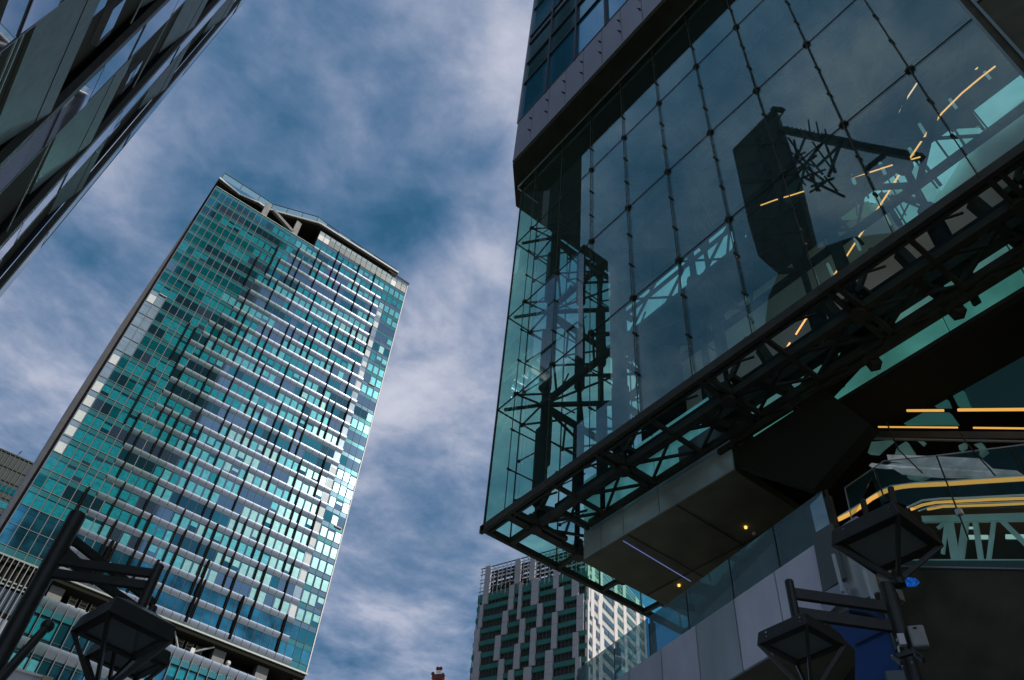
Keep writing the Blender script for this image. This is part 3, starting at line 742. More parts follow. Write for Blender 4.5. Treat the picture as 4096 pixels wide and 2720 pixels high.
m = MB(); m.box((9.83, -.3, ZS - .30), (9.90, 15.45, ZS - .23)); m.box((9.83, 15.38, ZS - .30), (11.0, 15.45, ZS - .23)); m.build('head_channel', mat('stainless_channel', (.50, .52, .46), .25, .8), at)
# inner columns: slim tubes with thicker spindle sleeves
def column(x, y, z0=14.3, z1=30.7, ph=0.0, r=.10):
    r *= 1.2
    m = MB(); m.tube((x, y, z0), (x, y, z1), r * .55, n=8)
    z = z0 + ph
    while z < z1 - .5:
        a, b = z, min(z + 2.7, z1)
        m.tube((x, y, a), (x, y, a + .12), r * .8, r * 1.3, n=10); m.tube((x, y, a + .12), (x, y, b - .12), r * 1.3, n=10); m.tube((x, y, b - .12), (x, y, b), r * 1.3, r * .8, n=10)
        z += 4.18
    m.build('column', steel2, at, smooth=True)
for i, (x, y, ph, r) in enumerate([(10.9, 14.15, .5, .13), (11.25, 14.45, 2.2, .12), (12.45, 12.55, 0, .14), (12.3, 14.2, 1.5, .11), (14.1, 14.15, 2.6, .12), (15.75, 14.15, 1.1, .10), (10.9, 10.93, 1.2, .10),
                                   (12.45, 9.35, 0, .15), (10.9, 7.72, 1.0, .09), (12.45, 6.1, 0, .13), (12.45, 12.55, 2.1, .17), (14.1, 12.6, .3, .10), (11.7, 12.55, 0.9, .10), (12.45, 3.0, .6, .13), (10.9, 4.5, .4, .09)]):
    column(x, y, ph=ph, r=r)
# horizontal trusses at each glass joint level, front leg (along Y) and end leg (along X)
def truss(z, inner=True):
    xo, xi, yo, yi = 10.83, 12.45, 14.15, 12.55
    for (x, y1) in ((xo, yo), (xi, yi)):
        m = MB(); m.beam((x, y1, z), (x, .2, z), .15, .16); m.build('truss_chord', steel2, at)
    for (y, x0) in ((yo, xo), (yi, xi)):
        m = MB(); m.beam((x0, y, z), (18.4, y, z), .15, .16); m.build('truss_chord', steel2, at)
    m = MB(); m.beam((xo, yo, z), (xi, yi, z), .10, .10); m.beam((AX + .15, AY - .15, z), (xo, yo, z), .08, .08); m.build('corner_brace', steel2, at)
    m = MB(); y = yo; k = 0
    while y > 1.5:
        a, b = (xo, xi) if k % 2 == 0 else (xi, xo)
        m.beam((a, y, z), (b, y - 1.604, z), .11, .11); m.beam((b, y, z + .02), (a, y - 1.604, z + .02), .06, .06); m.beam((a, y - .8, z), (a + (.3 if a < b else -.3), y - .8, z + .9), .04, .04); y -= 1.604; k += 1
    m.build('truss_diagonals', steel2, at)
    m = MB(); x = xo; k = 0
    while x < 17:
        a, b = (yo, yi) if k % 2 == 0 else (yi, yo)
        m.beam((x, a, z), (x + 1.604, b, z), .11, .11); m.beam((x, b, z + .02), (x + 1.604, a, z + .02), .06, .06); x += 1.604; k += 1
    m.build('truss_diagonals', steel2, at)
    # struts that reach out to the glass clamps
    m = MB()
    for y in YS: m.tube((AX + .05, y, z), (xo, y - .8 if y > 2 else y, z), .034, n=6); m.tube((AX + .05, y, z), (xo, min(yo, y + .8), z), .034, n=6)
    for x in XE[1:-1]: m.tube((x, AY, z), (max(xo, x - .8), yo, z), .034, n=6); m.tube((x, AY, z), (x + .8, yo, z), .034, n=6)
    m.build('glass_struts', steel2, at)
    m = MB()
    for i in range(4): y = yo - 3.208 * i - .0; m.beam((xo, y, z + .02), (xi, y, z - .6), .06, .06); m.beam((xi, y - 1.6, z + 1.2), (xo, y, z), .05, .05)
    m.build('raking_braces', steel2, at)
for z in (18.38, 22.57, 26.77): truss(z)
for z in (19.77, 21.18, 23.96, 25.36, 15.6, 16.99, 28.1):
    for y in YS[:5]: m = MB(); m.tube((AX + .05, y, z), (10.75, y - .12, z - .06), .022, n=6); m.build('spreader_arm', steel, at)
    for x in XE[1:4]: m = MB(); m.tube((x, AY, z), (x + .1, 14.3, z - .06), .022, n=6); m.build('spreader_arm', steel, at)
# --- bottom frame
BF = lambda: MB()
m = MB(); m.beam((AX, AY + .12, ZB), (AX, -.6, ZB), .10, .22); m.beam((AX + .16, AY - .1, ZB - .02), (AX + .16, -.6, ZB - .02), .07, .14); m.build('edge_beam', steel, at)
m = MB(); m.beam((AX - .05, AY, ZB), (19.5, AY, ZB), .11, .18); m.build('edge_beam', steel, at)
for (x, y0, w_) in ((10.88, AY, .15), (11.8, 13.2, .10)):
    m = MB(); m.beam((x, y0 - .05, ZB - .01), (x, -.6, ZB - .01), w_, .18); m.build('bottom_chord', steel, at)
for (y, x0, w_) in ((14.35, AX, .14), (13.3, 10.88, .09)):
    m = MB(); m.beam((x0, y, ZB + .01), (19.5 if y > 14 else 11.9, y, ZB + .01), w_, .18); m.build('bottom_chord', steel, at)
for i, y in enumerate([14.15 - 1.604 * i for i in range(10)]):
    big_ = i % 2 == 0
    m = MB(); x1 = 11.8
    if big_: m.beam((AX, y + .07, ZB - .04), (x1, y + .07, ZB - .04), .09, .12); m.beam((AX, y - .12, ZB - .04), (x1, y - .12, ZB - .04), .09, .12)
    else: m.beam((AX, y, ZB - .04), (x1, y, ZB - .04), .09, .10)
    m.build('cross_beam', steel, at)
    if big_:
        m = MB(); m.tube((10.86, y, ZB - .2), (10.86, y, ZB + .35), .17, .11, n=10); m.beam((10.6, y, ZB + .1), (11.2, y, ZB + .1), .2, .16); m.build('node_casting', steel, at, smooth=True)
    m = MB(); m.beam((10.88, y, ZB + .03), (11.8, y - 1.6, ZB + .03), .06, .06); m.beam((11.8, y, ZB + .05), (10.88, y - 1.6, ZB + .05), .06, .06)
    m.beam((AX + .2, y, ZB + .25), (10.88, y - .8, ZB + .6), .04, .04); m.build('bottom_brace', steel, at)
for i in range(5):
    x = 10.88 + 1.604 * i
    m = MB(); m.beam((x, AY, ZB - .03), (x, 13.3 if i == 0 else 13.7, ZB - .03), .11, .12); m.build('cross_beam', steel, at)
    m = MB(); m.beam((x, 14.35, ZB + .04), (x + 1.6, 13.5, ZB + .04), .06, .06); m.beam((x + .2, 14.35, ZB + .3), (x + 1.2, 13.4, ZB + .7), .05, .05); m.build('bottom_brace', steel, at)
    if i: m = MB(); m.tube((x, 14.35, ZB - .15), (x, 14.35, ZB + .4), .17, .12, n=8); m.build('node_casting', steel, at)
gbot = glass('atrium_floor_glass', (0.86, 0.98, 0.95), 0.02)
m = MB(); m.box((AX + .1, 14.45, ZB + .10), (19.4, AY - .06, ZB + .115)); m.build('floor_pane', gbot, at)
# second, inner bottom truss above the frame (seen through it)
m = MB(); m.beam((11.3, 13.9, 14.85), (11.3, 0, 14.85), .10, .12); m.beam((11.95, 13.9, 15.3), (11.95, 0, 15.3), .10, .14); m.build('inner_chord', steel2, at)
m = MB()
for i in range(16): y = 13.9 - .86 * i; m.beam((11.3, y, 14.85), (11.95, y - .86, 15.3), .045, .045); m.beam((11.0, y, 14.4), (11.3, y - .4, 14.85), .04, .04)
m.build('inner_lacing', steel2, at)
for i in range(5):
    y = 14.0 - 3.208 * i; m = MB()
    m.tube((10.9, y, 14.7), (11.0, y - .5, 15.6), .07, n=8); m.tube((10.9, y, 14.7), (11.6, y + .4, 15.2), .06, n=8); m.beam((10.7, y - .1, 14.5), (11.4, y - .1, 14.6), .14, .12)
    m.build('inner_casting', steel, at)

# ------------------------------------------------------------------ cores behind the atrium
core = thing('inner_core_building', 'opaque inner block behind the atrium glass with a strip window and smooth grey wall', 'building', (20, 5, 16))
m = MB(); m.box((13.04, -40, 23.5), (45, 13.2, 30.7)); m.box((13.04, 12.86, 21.76), (45, 13.2, 23.5)); m.box((15.2, -40, 21.8), (45, 12.8, 23.5)); m.build('upper_wall', mat('core_blue_dark', (0.035, 0.045, 0.055), .5, var=.2, vscale=.7), core)
m = MB(); m.box((13.04, -40, 21.6), (45, 13.18, 21.78)); m.build('floor_slab', steel2, core)
m = MB(); m.box((14.4, -40, 16.1), (45, 12.7, 21.55)); tanw = m.build('lower_wall', mat('warm_grey_wall', (0.75, 0.70, 0.62), .7, var=.12, vscale=.9), core)
m = MB(); m.box((13.6, 11.75, 16.1), (14.39, 12.9, 21.58)); m.build('pilaster', steel2, core)
for i in range(3):
    y1 = 12.8 - 1.52 * i; m = MB(); m.box((13.12, y1 - 1.48, 21.85), (13.2, y1, 23.42))
    m.build('strip_window', mat('strip_window_sky_glow', (0.10, 0.25, 0.32), .3, emit=(0.14, .36, .46), es=.6, var=.2, vscale=.6), core)  # no lamp behind: added glow stands in for sky seen through
m = MB()
for i in range(10): y = 12.7 - 1.604 * i; m.beam((13.03, y, 21.8), (13.03, y - 1.5, 23.5), .07, .07)
m.beam((13.03, 12.8, 22.95), (13.03, 0, 22.95), .07, .16); m.build('strip_truss', steel2, core)
m = MB(); m.box((13.2, -40, 15.95), (45, 12.0, 16.1)); m.build('floor_slab', black, core)
# draped netting folds (pale curtains) in the dark bay
cur = MB()
for i in range(12):
    y = 10.2 - .10 * i; cur.tube((12.9, y, 27.2 - .1 * i), (13.0, y - .05 - .03 * i, 23.6), .012, .02, n=5)
cur.build('curtain', mat('curtain_beige', (.22, .21, .15), .8), core)

# ------------------------------------------------------------------ hanging volume under the atrium
hv = thing('hanging_underbelly', 'flat dark soffit volume with a grey and teal metal side hanging under the atrium', 'building part', (16, 10, 13.4))
teal_p = mat('teal_glass_panel', (0.26, 0.68, 0.64), .25, .3, var=.2, vscale=1.1, emit=(.03, .12, .125), es=.55)  # added emission stands in for sky reflected in the panels
grey_p = mat('grey_green_panel', (0.55, 0.63, 0.58), .35, .25, var=.25, vscale=.7)
ye = [13.6, 12.95, 12.15, 10.95, 8.7]
m = MB(); m.box((12.06, 8.72, 13.46), (20, 13.56, 15.9)); m.build('core', black, hv)
for a, b in zip(ye, ye[1:]):
    m = MB(); m.box((12.0, b + .012, 13.42), (12.055, a - .012, 14.40)); m.build('side_panel', grey_p, hv)
m = MB(); m.box((11.99, 8.7, 14.403), (12.05, 10.2, 14.95)); m.build('side_panel', mat('dark_corner_panel', (.13, .16, .15), .35, .5), hv)
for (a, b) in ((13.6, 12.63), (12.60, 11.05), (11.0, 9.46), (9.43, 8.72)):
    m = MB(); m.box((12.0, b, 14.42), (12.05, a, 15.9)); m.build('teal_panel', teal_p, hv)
m = MB(); m.box((12.06, 13.565, 13.42), (18.2, 13.61, 15.9)); m.build('end_panel', grey_p, hv)
m = MB(); m.box((11.98, 8.7, 13.38), (18.2, 13.62, 13.415)); m.build('soffit', soffitm, hv)
for (a, b) in (((12, 12.0), (18.2, 12.0)), ((12, 10.4), (18.2, 10.4)), ((14.2, 8.7), (14.2, 13.6)), ((16.2, 8.7), (16.2, 13.6))):
    m = MB(); m.beam((a[0], a[1], 13.372), (b[0], b[1], 13.372), .02, .012); m.build('soffit_joint', mulld, hv)
la = P(2493, 2164, 2, 13.36); lb = P(2762, 2325, 2, 13.36)
m = MB(); m.beam(la, lb, .012, .015); m.build('light_line', mat('led_line', (.1, .1, .2), .4, emit=(.30, .40, 1.0), es=.3), hv)
dlm = mat('warm_downlight', (.8, .6, .2), .4, emit=(1.0, .62, .12), es=1.2)
for (x, y) in ((2983, 2110), (2716, 2342)):
    p = P(x, y, 2, 13.35); m = MB(); m.tube((p.x, p.y, 13.33), (p.x, p.y, 13.375), .035, n=12); m.build('downlight', dlm, hv)
p = P(3016, 2135, 2, 13.3); m = MB(); m.ball((p.x, p.y, 13.3), .045); m.build('camera_dome', white, hv)
# right-hand run of the same volume: teal panels over a brown strip, further panels inside
h2 = thing('teal_panel_gallery', 'dim row of teal glass panels behind the black bottom trusses at the right', 'gallery', (14, 3, 13.8))
m = MB(); m.box((12.6, -12, 13.82), (30, 8.66, 15.9)); m.build('core', black, h2)
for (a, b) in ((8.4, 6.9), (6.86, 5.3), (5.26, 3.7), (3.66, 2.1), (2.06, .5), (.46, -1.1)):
    m = MB(); m.box((12.5, b, 14.12), (12.58, a, 14.72)); m.build('teal_panel', mat('gallery_teal', (0.10, 0.33, 0.29), .25, .2, var=.2, vscale=1, emit=(.04, .17, .145), es=.75), h2)  # both panel rows: emission added in place of sky gloss, no source behind
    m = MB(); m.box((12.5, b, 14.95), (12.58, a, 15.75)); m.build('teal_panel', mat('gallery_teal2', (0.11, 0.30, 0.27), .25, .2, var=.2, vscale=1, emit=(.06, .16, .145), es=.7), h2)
m = MB(); m.box((12.45, -12, 13.80), (12.6, 8.6, 14.05)); m.build('brown_strip', mat('brown_strip', (.07, .06, .045), .7, var=.2), h2)
m = MB(); m.box((12.3, -12, 13.66), (30, 8.66, 13.80)); m.build('soffit', mat('soot_black', (.032, .031, .020)), h2)
bt = thing('lower_roof_truss', 'heavy black bottom truss crossing in front of the teal gallery panels', 'truss', (11.8, 3, 14))
m = MB(); m.beam((11.9, 9.0, 14.85), (11.9, -4, 14.85), .26, .24); m.build('chord', steel, bt)
m = MB(); m.beam((11.95, 9.0, 14.05), (11.95, -4, 14.05), .10, .12); m.build('chord', steel, bt)
for i, y in enumerate((8.6, 7.0, 5.2, 3.4, 1.8, 0.2)):
    m = MB(); m.beam((11.7, y + .25, 15.9), (12.1, y - .15, 13.9), .22, .2); m.build('post', steel, bt)
    m = MB(); m.beam((11.9, y, 13.95), (11.9, y - 1.6, 15.6), .07, .07); m.beam((11.85, y, 14.4), (11.85, y - 1.5, 14.05), .06, .06); m.build('brace', steel, bt)
    m = MB(); m.beam((10.9, y, 14.2), (12.2, y, 14.6), .16, .2); m.build('outrigger', steel, bt)
# dark sheet added in place of the recess's shade between gallery and soffit
m = MB(); m.prism(px_poly([(3480, 1180), (3560, 1280), (3300, 1560), (3480, 1700), (3250, 1960), (2960, 1870), (2950, 1790), (3180, 1640), (3330, 1480), (3380, 1370)], 0, 11.95), (.3, 0, 0)); m.build('dark_filler_wedge', mat('soot_black', (.032, .031, .020), .8, spec=.1), bt)

# ------------------------------------------------------------------ sign slab and steel tangle inside the atrium
# these stand across the street, left of and above the camera's view, and show only mirrored in the atrium glass (plane x = 10)
SX = 30.0
def MR(px, py, o=0.0):
    p = P(px, py, 0, SX + o); return Vector((20 - p.x, p.y, p.z))
ss = thing('rooftop_sign', 'tall charcoal rooftop sign board with faint figures, mirrored in the atrium glass', 'sign', (-10, 15, 43))
bm_ = mat('charcoal_board', (0.055, 0.057, 0.05), .6, var=.15, vscale=1)
m = MB(); m.prism([MR(*q_) for q_ in ((3089, 436), (2929, 597), (2995, 900), (3033, 1025), (3112, 1095), (3246, 1000), (3175, 700))], (-.8, 0, 0)); m.build('board', bm_, ss)
m = MB(); a, b = MR(3092, 436), MR(3178, 705); m.beam(a, b, .3, .4); m.beam(b, MR(3250, 1000), .3, .4); m.beam(a, MR(3130, 440), .3, .3); m.build('side_frame', steel, ss)
def glyph(ch, px, py, size):
    cu = bpy.data.curves.new('glyph', 'FONT'); cu.body = ch; cu.size = size; cu.extrude = .03; cu.align_x = 'CENTER'; cu.align_y = 'CENTER'
    o = bpy.data.objects.new('glyph', cu); C.objects.link(o); dg = bpy.context.evaluated_depsgraph_get(); me = bpy.data.meshes.new_from_object(o.evaluated_get(dg)); bpy.data.objects.remove(o)
    p = MR(px, py) + Vector((.06, 0, 0))
    me.transform(Matrix.Translation(p - ss.location) @ Matrix(((0, 0, 1), (1, 0, 0), (0, 1, 0))).to_4x4())
    me.materials.clear(); me.materials.append(mat('faint_lettering', (.025, .025, .022), .6))
    g_ = bpy.data.objects.new('lettering', me); C.objects.link(g_); g_.parent = ss
glyph('2', 3040, 575, 2.4); glyph('N', 3052, 690, 1.7); glyph('E', 3064, 745, 1.7)
ob = thing('opposite_building', 'dark building across the street that carries the sign, mirrored low in the atrium glass', 'building', (-12, 8, 0))
pts = [MR(*q_) for q_ in ((3112, 1095), (3250, 1000), (3400, 950), (3560, 930), (3700, 900), (3850, 800), (4096, 660), (4400, 450))]
m = MB(); pr = [Vector((-10, p.y, p.z)) for p in pts] + [Vector((-10, pts[-1].y, 0)), Vector((-10, MR(3060, 1290).y, 0)), Vector((-10, MR(3060, 1290).y, MR(3060, 1290).z)), Vector((-10, MR(3072, 1190).y, MR(3072, 1190).z))]
m.prism(pr, (-6, 0, 0)); m.build('wall', mat('opposite_wall', (.05, .048, .04), .7, var=.3, vscale=.4), ob)
for i in range(6):
    m = MB(); m.box((-10, 4 + 2.6 * i, 27 - .2 * i), (-9.94, 5.6 + 2.6 * i, 28.6 - .2 * i)); m.build('window', UB[2], ob)
tg = thing('steel_gantry', 'tangle of dark gantry beams with looped wire on its rail, mirrored right of the sign', 'gantry', (-10, 12, 40))
def ge(x, y): return MR(2900 + x / 1.7425, y / 1.7425)
m = MB()
for (a, b, w_) in (((405, 905), (700, 970), .40), ((690, 965), (900, 1010), .50), ((900, 1010), (1370, 1100), .40)): m.beam(ge(*a), ge(*b), w_, w_)
m.build('top_rail', steel, tg)
m = MB()
for i in range(30):
    x = 425 + i * 30; y = 905 + (x - 425) * .21; pp = [ge(x + 12 - 12 * math.cos(t * math.pi / 5), y - 2 + t * .6 - 26 * math.sin(t * math.pi / 5)) for t in range(6)]
    m.path(pp, .03, n=5)
m.build('looped_wire', steel, tg)
gl_ = (((700, 970), (430, 1300), .14), ((560, 950), (480, 1150), .12), ((800, 1010), (640, 1160), .15), ((800, 1010), (720, 1230), .16), ((610, 990), (760, 1200), .1), ((480, 1100), (690, 1260), .14), ((430, 1000), (520, 1280), .12),
       ((1110, 1080), (980, 1180), .25), ((520, 1120), (660, 1330), .12), ((440, 960), (600, 1180), .12), ((600, 1120), (780, 1330), .12), ((690, 970), (770, 1200), .12), ((560, 1240), (830, 1370), .14), ((600, 1300), (760, 1240), .12),
       ((470, 1200), (640, 1080), .12), ((500, 1250), (700, 1180), .1), ((520, 1330), (560, 1130), .12), ((480, 975), (510, 1130), .12), ((640, 1330), (600, 1180), .12), ((440, 1050), (620, 1160), .1), ((450, 1150), (560, 1290), .1), ((590, 1340), (700, 1270), .1), ((420, 1120), (560, 1060), .1))
for (a, b, w_) in gl_:
    m = MB(); m.beam(ge(*a), ge(*b), w_, w_); m.build('lattice_bar', steel, tg)
for (x0, y0, x1, y1) in ((580, 835, 595, 945), (635, 850, 660, 960), (695, 900, 712, 965), (370, 830, 420, 760)):
    m = MB(); m.beam(ge(x0, y0), ge(x1, y1), .08, .08); m.build('whip_antenna', steel, tg)

# ------------------------------------------------------------------ interior walls with added glow / escalators behind the glass
iw = thing('interior_stair_cladding', 'pale teal stair cladding with added glow behind the atrium glass at the far right', 'stair', (14, 2, 19))
ip = mat('pale_teal_cladding', (0.40, 0.62, 0.66), .3, .05, var=.15, vscale=.8, emit=(.16, .36, .42), es=.8)  # no lamp here: emission added to brighten the cladding as if sky-lit
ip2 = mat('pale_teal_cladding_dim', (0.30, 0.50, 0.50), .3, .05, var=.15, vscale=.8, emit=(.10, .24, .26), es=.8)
def fx(x, y, off_=14.0): return P(2900 + x / 1.7425, y / 1.7425, 0, off_)
for k_, (poly, mt) in enumerate((([(2040, 490), (2120, 560), (2084, 650), (1805, 880), (1780, 860), (1690, 735)], ip), ([(1680, 720), (1640, 790), (1500, 900), (1370, 1085), (1490, 1310), (1560, 1200), (1650, 1050), (1560, 900)], ip),
                        ([(1365, 1095), (1220, 1330), (1150, 1440), (1230, 1560), (1400, 1440), (1480, 1300)], ip2), ([(1930, 500), (2010, 465), (1990, 500), (1720, 700), (1600, 790), (1590, 770), (1830, 550)], ip),
                        ([(700, 1330), (930, 1270), (1200, 1180), (1330, 1120), (1250, 1260), (1080, 1330), (1040, 1400), (860, 1380), (560, 1480), (220, 1590), (240, 1540), (480, 1400)], ip),
                        ([(1560, 900), (1780, 890), (1680, 1025), (1660, 1040)], ip2), ([(700, 1530), (860, 1440), (1000, 1400), (1020, 1480), (900, 1510)], mat('green_glow_panel', (.14, .22, .17), .5, emit=(.05, .10, .07), es=.5)))):
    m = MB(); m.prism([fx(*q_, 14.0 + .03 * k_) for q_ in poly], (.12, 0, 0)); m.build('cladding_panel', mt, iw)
m = MB()
for (a, b, w_) in (((1560, 740), (1950, 480), .10), ((1560, 790), (1530, 830), .08), ((1650, 700), (1800, 900), .07), ((1670, 700), (1825, 890), .04), ((1700, 760), (2050, 490), .02), ((1500, 890), (1700, 760), .02), ((1320, 1110), (1480, 1310), .05), ((1350, 1095), (1500, 1290), .08),
                   ((1590, 890), (1680, 1040), .03), ((1600, 900), (1690, 1030), .03), ((1100, 1170), (1260, 1500), .03), ((1020, 1120), (1090, 1330), .03), ((1180, 1220), (1300, 1420), .03), ((1500, 1190), (1480, 1170), .02), ((1220, 1540), (1300, 1380), .03),
                   ((1090, 1350), (1220, 1568), .12), ((1130, 1350), (1260, 1560), .04), ((1200, 1380), (1420, 1470), .05), ((300, 1560), (470, 1440), .08), ((240, 1590), (600, 1400), .05), ((480, 1500), (700, 1440), .05), ((560, 1560), (930, 1380), .05),
                   ((700, 1330), (640, 1500), .03), ((820, 1290), (850, 1420), .03), ((900, 1260), (920, 1500), .025), ((960, 1260), (1000, 1380), .04), ((880, 1400), (1110, 1210), .05), ((1230, 1370), (1330, 1400), .13), ((1160, 1370), (1230, 1400), .10), ((1320, 1400), (1400, 1420), .08)):
    m.beam(fx(*a, 13.85), fx(*b, 13.85), w_, w_)
m.build('stair_frame', steel, iw)
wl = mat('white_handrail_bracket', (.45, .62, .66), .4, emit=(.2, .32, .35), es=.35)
for (a, b) in (((865, 1170), (905, 1280)), ((1080, 1135), (1115, 1210)), ((1200, 1105), (1250, 1200)), ((1355, 865), (1430, 990)), ((1550, 670), (1610, 750)), ((1785, 470), (1845, 545)), ((1285, 1035), (1310, 1080)), ((690, 1225), (715, 1330)), ((1040, 1350), (1150, 1568))):
    m = MB(); m.beam(fx(*a, 13.3), fx(*b, 13.3), .07, .07); m.build('bracket', wl, iw)
for (a, b, x) in (((3402, 915), (3440, 1000), 13), ((3310, 1055), (3335, 1110), 13), ((3040, 1500), (3062, 1570), 13), ((3225, 1222), (3240, 1250), 13)):
    m = MB(); m.beam(P(*a, 0, x), P(*b, 0, x), .06, .06); m.build('bracket', wl, iw)
org = mat('amber_light_strip', (.8, .45, .15), .4, emit=(1.0, .44, .14), es=1.2)
orgp = mat('amber_light_strip_pale', (.8, .6, .4), .4, emit=(1.0, .58, .36), es=1.2)
def escalator(name, label, segs, mt, x, w_, glassy=None):
    t = thing(name, label, 'handrail light', P(*segs[0][0], 0, x))
    for sg in segs:
        m = MB(); m.path([P(*q_, 0, x) for q_ in sg], w_, n=6); m.build('light_strip', mt, t)
    return t
escalator('handrail_light', 'long amber light strip climbing diagonally behind the glass to the upper right', [[(3982, 264), (3920, 312), (3847, 373), (3767, 453), (3703, 539), (3620, 662), (3543, 786), (3431, 955)], [(3425, 965), (3348, 1083), (3290, 1170), (3240, 1250), (3183, 1338)], [(3160, 1370), (3106, 1459), (3060, 1520), (3010, 1574)], [(2940, 1615), (2915, 1638)]], org, 13.0, .022)
escalator('handrail_light', 'broken line of short pale amber dashes high at the far right behind the glass', [[(3861, 37), (3830, 80), (3797, 138)], [(3776, 160), (3744, 218)], [(3703, 276), (3680, 310)], [(3668, 333), (3606, 425)], [(3600, 437), (3575, 480), (3548, 511)], [(3512, 570), (3470, 630)], [(3450, 655), (3425, 695)]], orgp, 13.5, .020)
escalator('handrail_light', 'short nearly level amber light strip left of the long diagonal one', [[(3043, 821), (3100, 800), (3175, 778), (3215, 765)], [(3290, 743), (3350, 726), (3480, 689), (3600, 650), (3680, 628)]], org, 12.45, .017)
bl = thing('wall_lamp', 'small round amber wall lamp glowing near the right edge behind the glass', 'lamp', P(3903, 270, 0, 12.9))
m = MB(); m.ball(P(3903, 270, 0, 12.9), .05); m.build('bulb', dlm, bl); m = MB(); m.beam(P(3912, 255, 0, 12.9), P(3905, 262, 0, 12.9), .02); m.build('bracket', steel, bl)
wc = thing('white_fire_bell', 'small white box on the grey wall behind the glass', 'box', P(2989, 948, 0, 13.9))
m = MB(); m.prism(px_poly([(2981, 940), (2995, 932), (3000, 950), (2993, 962), (2982, 958)], 0, 13.9), (.08, 0, 0)); m.build('box', mat('white_box', (.8, .8, .8), .5, emit=(.55, .62, .65), es=.5), wc)

# closing dark wall at the right end of the glass
cw = thing('dark_end_wall', 'black wall closing the atrium at the far right edge of the glass', 'wall', (10, -3, 14))
m = MB(); m.box((9.9, -12, 13.9), (13.9, .08, 30.7)); m.build('wall', black, cw)
m = MB(); m.box((9.88, .06, 14), (9.94, .11, 30.7)); m.box((9.84, -.12, 14), (9.9, -.07, 30.7)); m.build('frame', mat('green_edge_metal', (.16, .22, .19), .35, .5), cw)
m = MB(); m.box((9.86, -4, 18.52), (9.9, -.12, 22)); m.build('window', UB[2], cw)
back = thing('dark_concourse', 'unlit concourse interior filling the lower right behind the escalators', 'building', (20, 0, 0))
m = MB(); m.box((17.5, -25, 0), (18.5, 9.2, 13.66)); m.box((13.3, -25, 0), (17.4, 6.9, 8.6)); m.box((16, 6.9, 0), (17, 12.5, 12.6)); m.build('wall', black, back)

# ================================================================== WALKWAY with metal fascia and glass parapet
wk = thing('elevated_walkway', 'elevated walkway with lilac grey metal fascia and a glass parapet on dark posts', 'footbridge', (14.5, 12, 12))
ZW = CAMH + 10.5 * .88
wdir = Vector((14.97 - 13.66, 15.46 - 7.96, 0)).normalized()
W0 = Vector((13.66, 7.96, 0)) * .88; wn_ = Vector((wdir.y, -wdir.x, 0))
def WP(px, py):
    r = ray(px, py); det = r.x * wn_.x + r.y * wn_.y; t = (W0.x * wn_.x + W0.y * wn_.y) / det
    return Vector((0, 0, CAMH)) + r * t
def wprism(pts, th, off_=0.0): return [WP(*p) + wn_ * off_ for p in pts], wn_ * th
ZWb = CAMH + 8.8 * .88
def s_of(p): return (Vector((p.x, p.y, 0)) - W0).dot(wdir)
def W(s, z, o=0.0): v = W0 + wdir * s + wn_ * o; return Vector((v.x, v.y, z))
jo = [s_of(WP(x, y)) for x, y in ((3265, 2152), (3093, 2275), (2931, 2380), (2780, 2485), (2642, 2578), (2515, 2680))]
jo = [-.55 + 0 * jo[0]] + jo + [jo[-1] + 1.6, jo[-1] + 3.2, jo[-1] + 5.5]
jo = sorted(jo)
jo[0] = jo[1] - 1.0
tones = [(.46, .50, .47), (.90, .88, .96), (.85, .84, .92), (.55, .60, .62), (.78, .75, .82), (.68, .67, .72), (.68, .67, .72)]
for i in range(len(jo) - 1):
    a, b = jo[i] + .018, jo[i + 1] - .018; tn = tones[min(i, 6)]
    m = MB(); m.prism([W(a, ZWb), W(b, ZWb), W(b, ZW), W(a, ZW)], wn_ * .06); m.build('fascia_panel', mat('fascia_metal_%d' % min(i, 6), tn, .35, .2, var=.14, vscale=1.6, bump=.05, bscale=2, stretch=(1, 1, .35)), wk)
m = MB(); m.prism([W(jo[0], ZWb + .02, .07), W(jo[-1], ZWb + .02, .07), W(jo[-1], ZWb + .02, 6), W(jo[0], ZWb + .02, .6)], (0, 0, .2)); m.prism([W(jo[0], ZWb + .2, .08), W(jo[-1], ZWb + .2, .08), W(jo[-1], ZW - .05, .08), W(jo[0], ZW - .05, .08)], wn_ * .4); m.build('deck', soffitm, wk)
gpar = glass('parapet_glass', (0.66, 0.78, 0.80), 0.16, base=(.38, .58, .64), basef=.35)
posts = [s_of(WP(x, y)) for x, y in ((3360, 2110), (3115, 2255), (2930, 2375), (2745, 2490), (2592, 2480), (2445, 2600))]
ps = [s_of(WP(3115, 2255)), s_of(WP(2930, 2375)), s_of(WP(2752, 2500))]
st = (ps[2] - ps[0]) / 2; plist = [ps[0] - st * .98, ps[0], ps[1], ps[2], ps[2] + st, ps[2] + 2 * st, ps[2] + 3.2 * st]
for i, s in enumerate(plist):
    m = MB(); m.beam(W(s, ZW - .5, .12), W(s, ZW + .84, .12), .13, .10); m.beam(W(s, ZW + .84, .12), W(s, ZW + 1.0, .12), .05, .05); m.build('parapet_post', steel, wk)
    if i < len(plist) - 1:
        m = MB(); m.prism([W(s + .03, ZW, .03), W(plist[i + 1] - .02, ZW, .03), W(plist[i + 1] - .02, ZW + .97, .03), W(s + .03, ZW + .97, .03)], wn_ * .015); m.build('parapet_glass', gpar, wk)
for (a, b) in (((3478, 1912), (3503, 2050)), ((3368, 1962), (3396, 2090))):
    m = MB(); m.tube(WP(*a) + wn_ * .5, WP(*b) + wn_ * .5, .055, n=12); m.build('deck_post', steel, wk)
lm = mat('led_line', (.1, .1, .2))
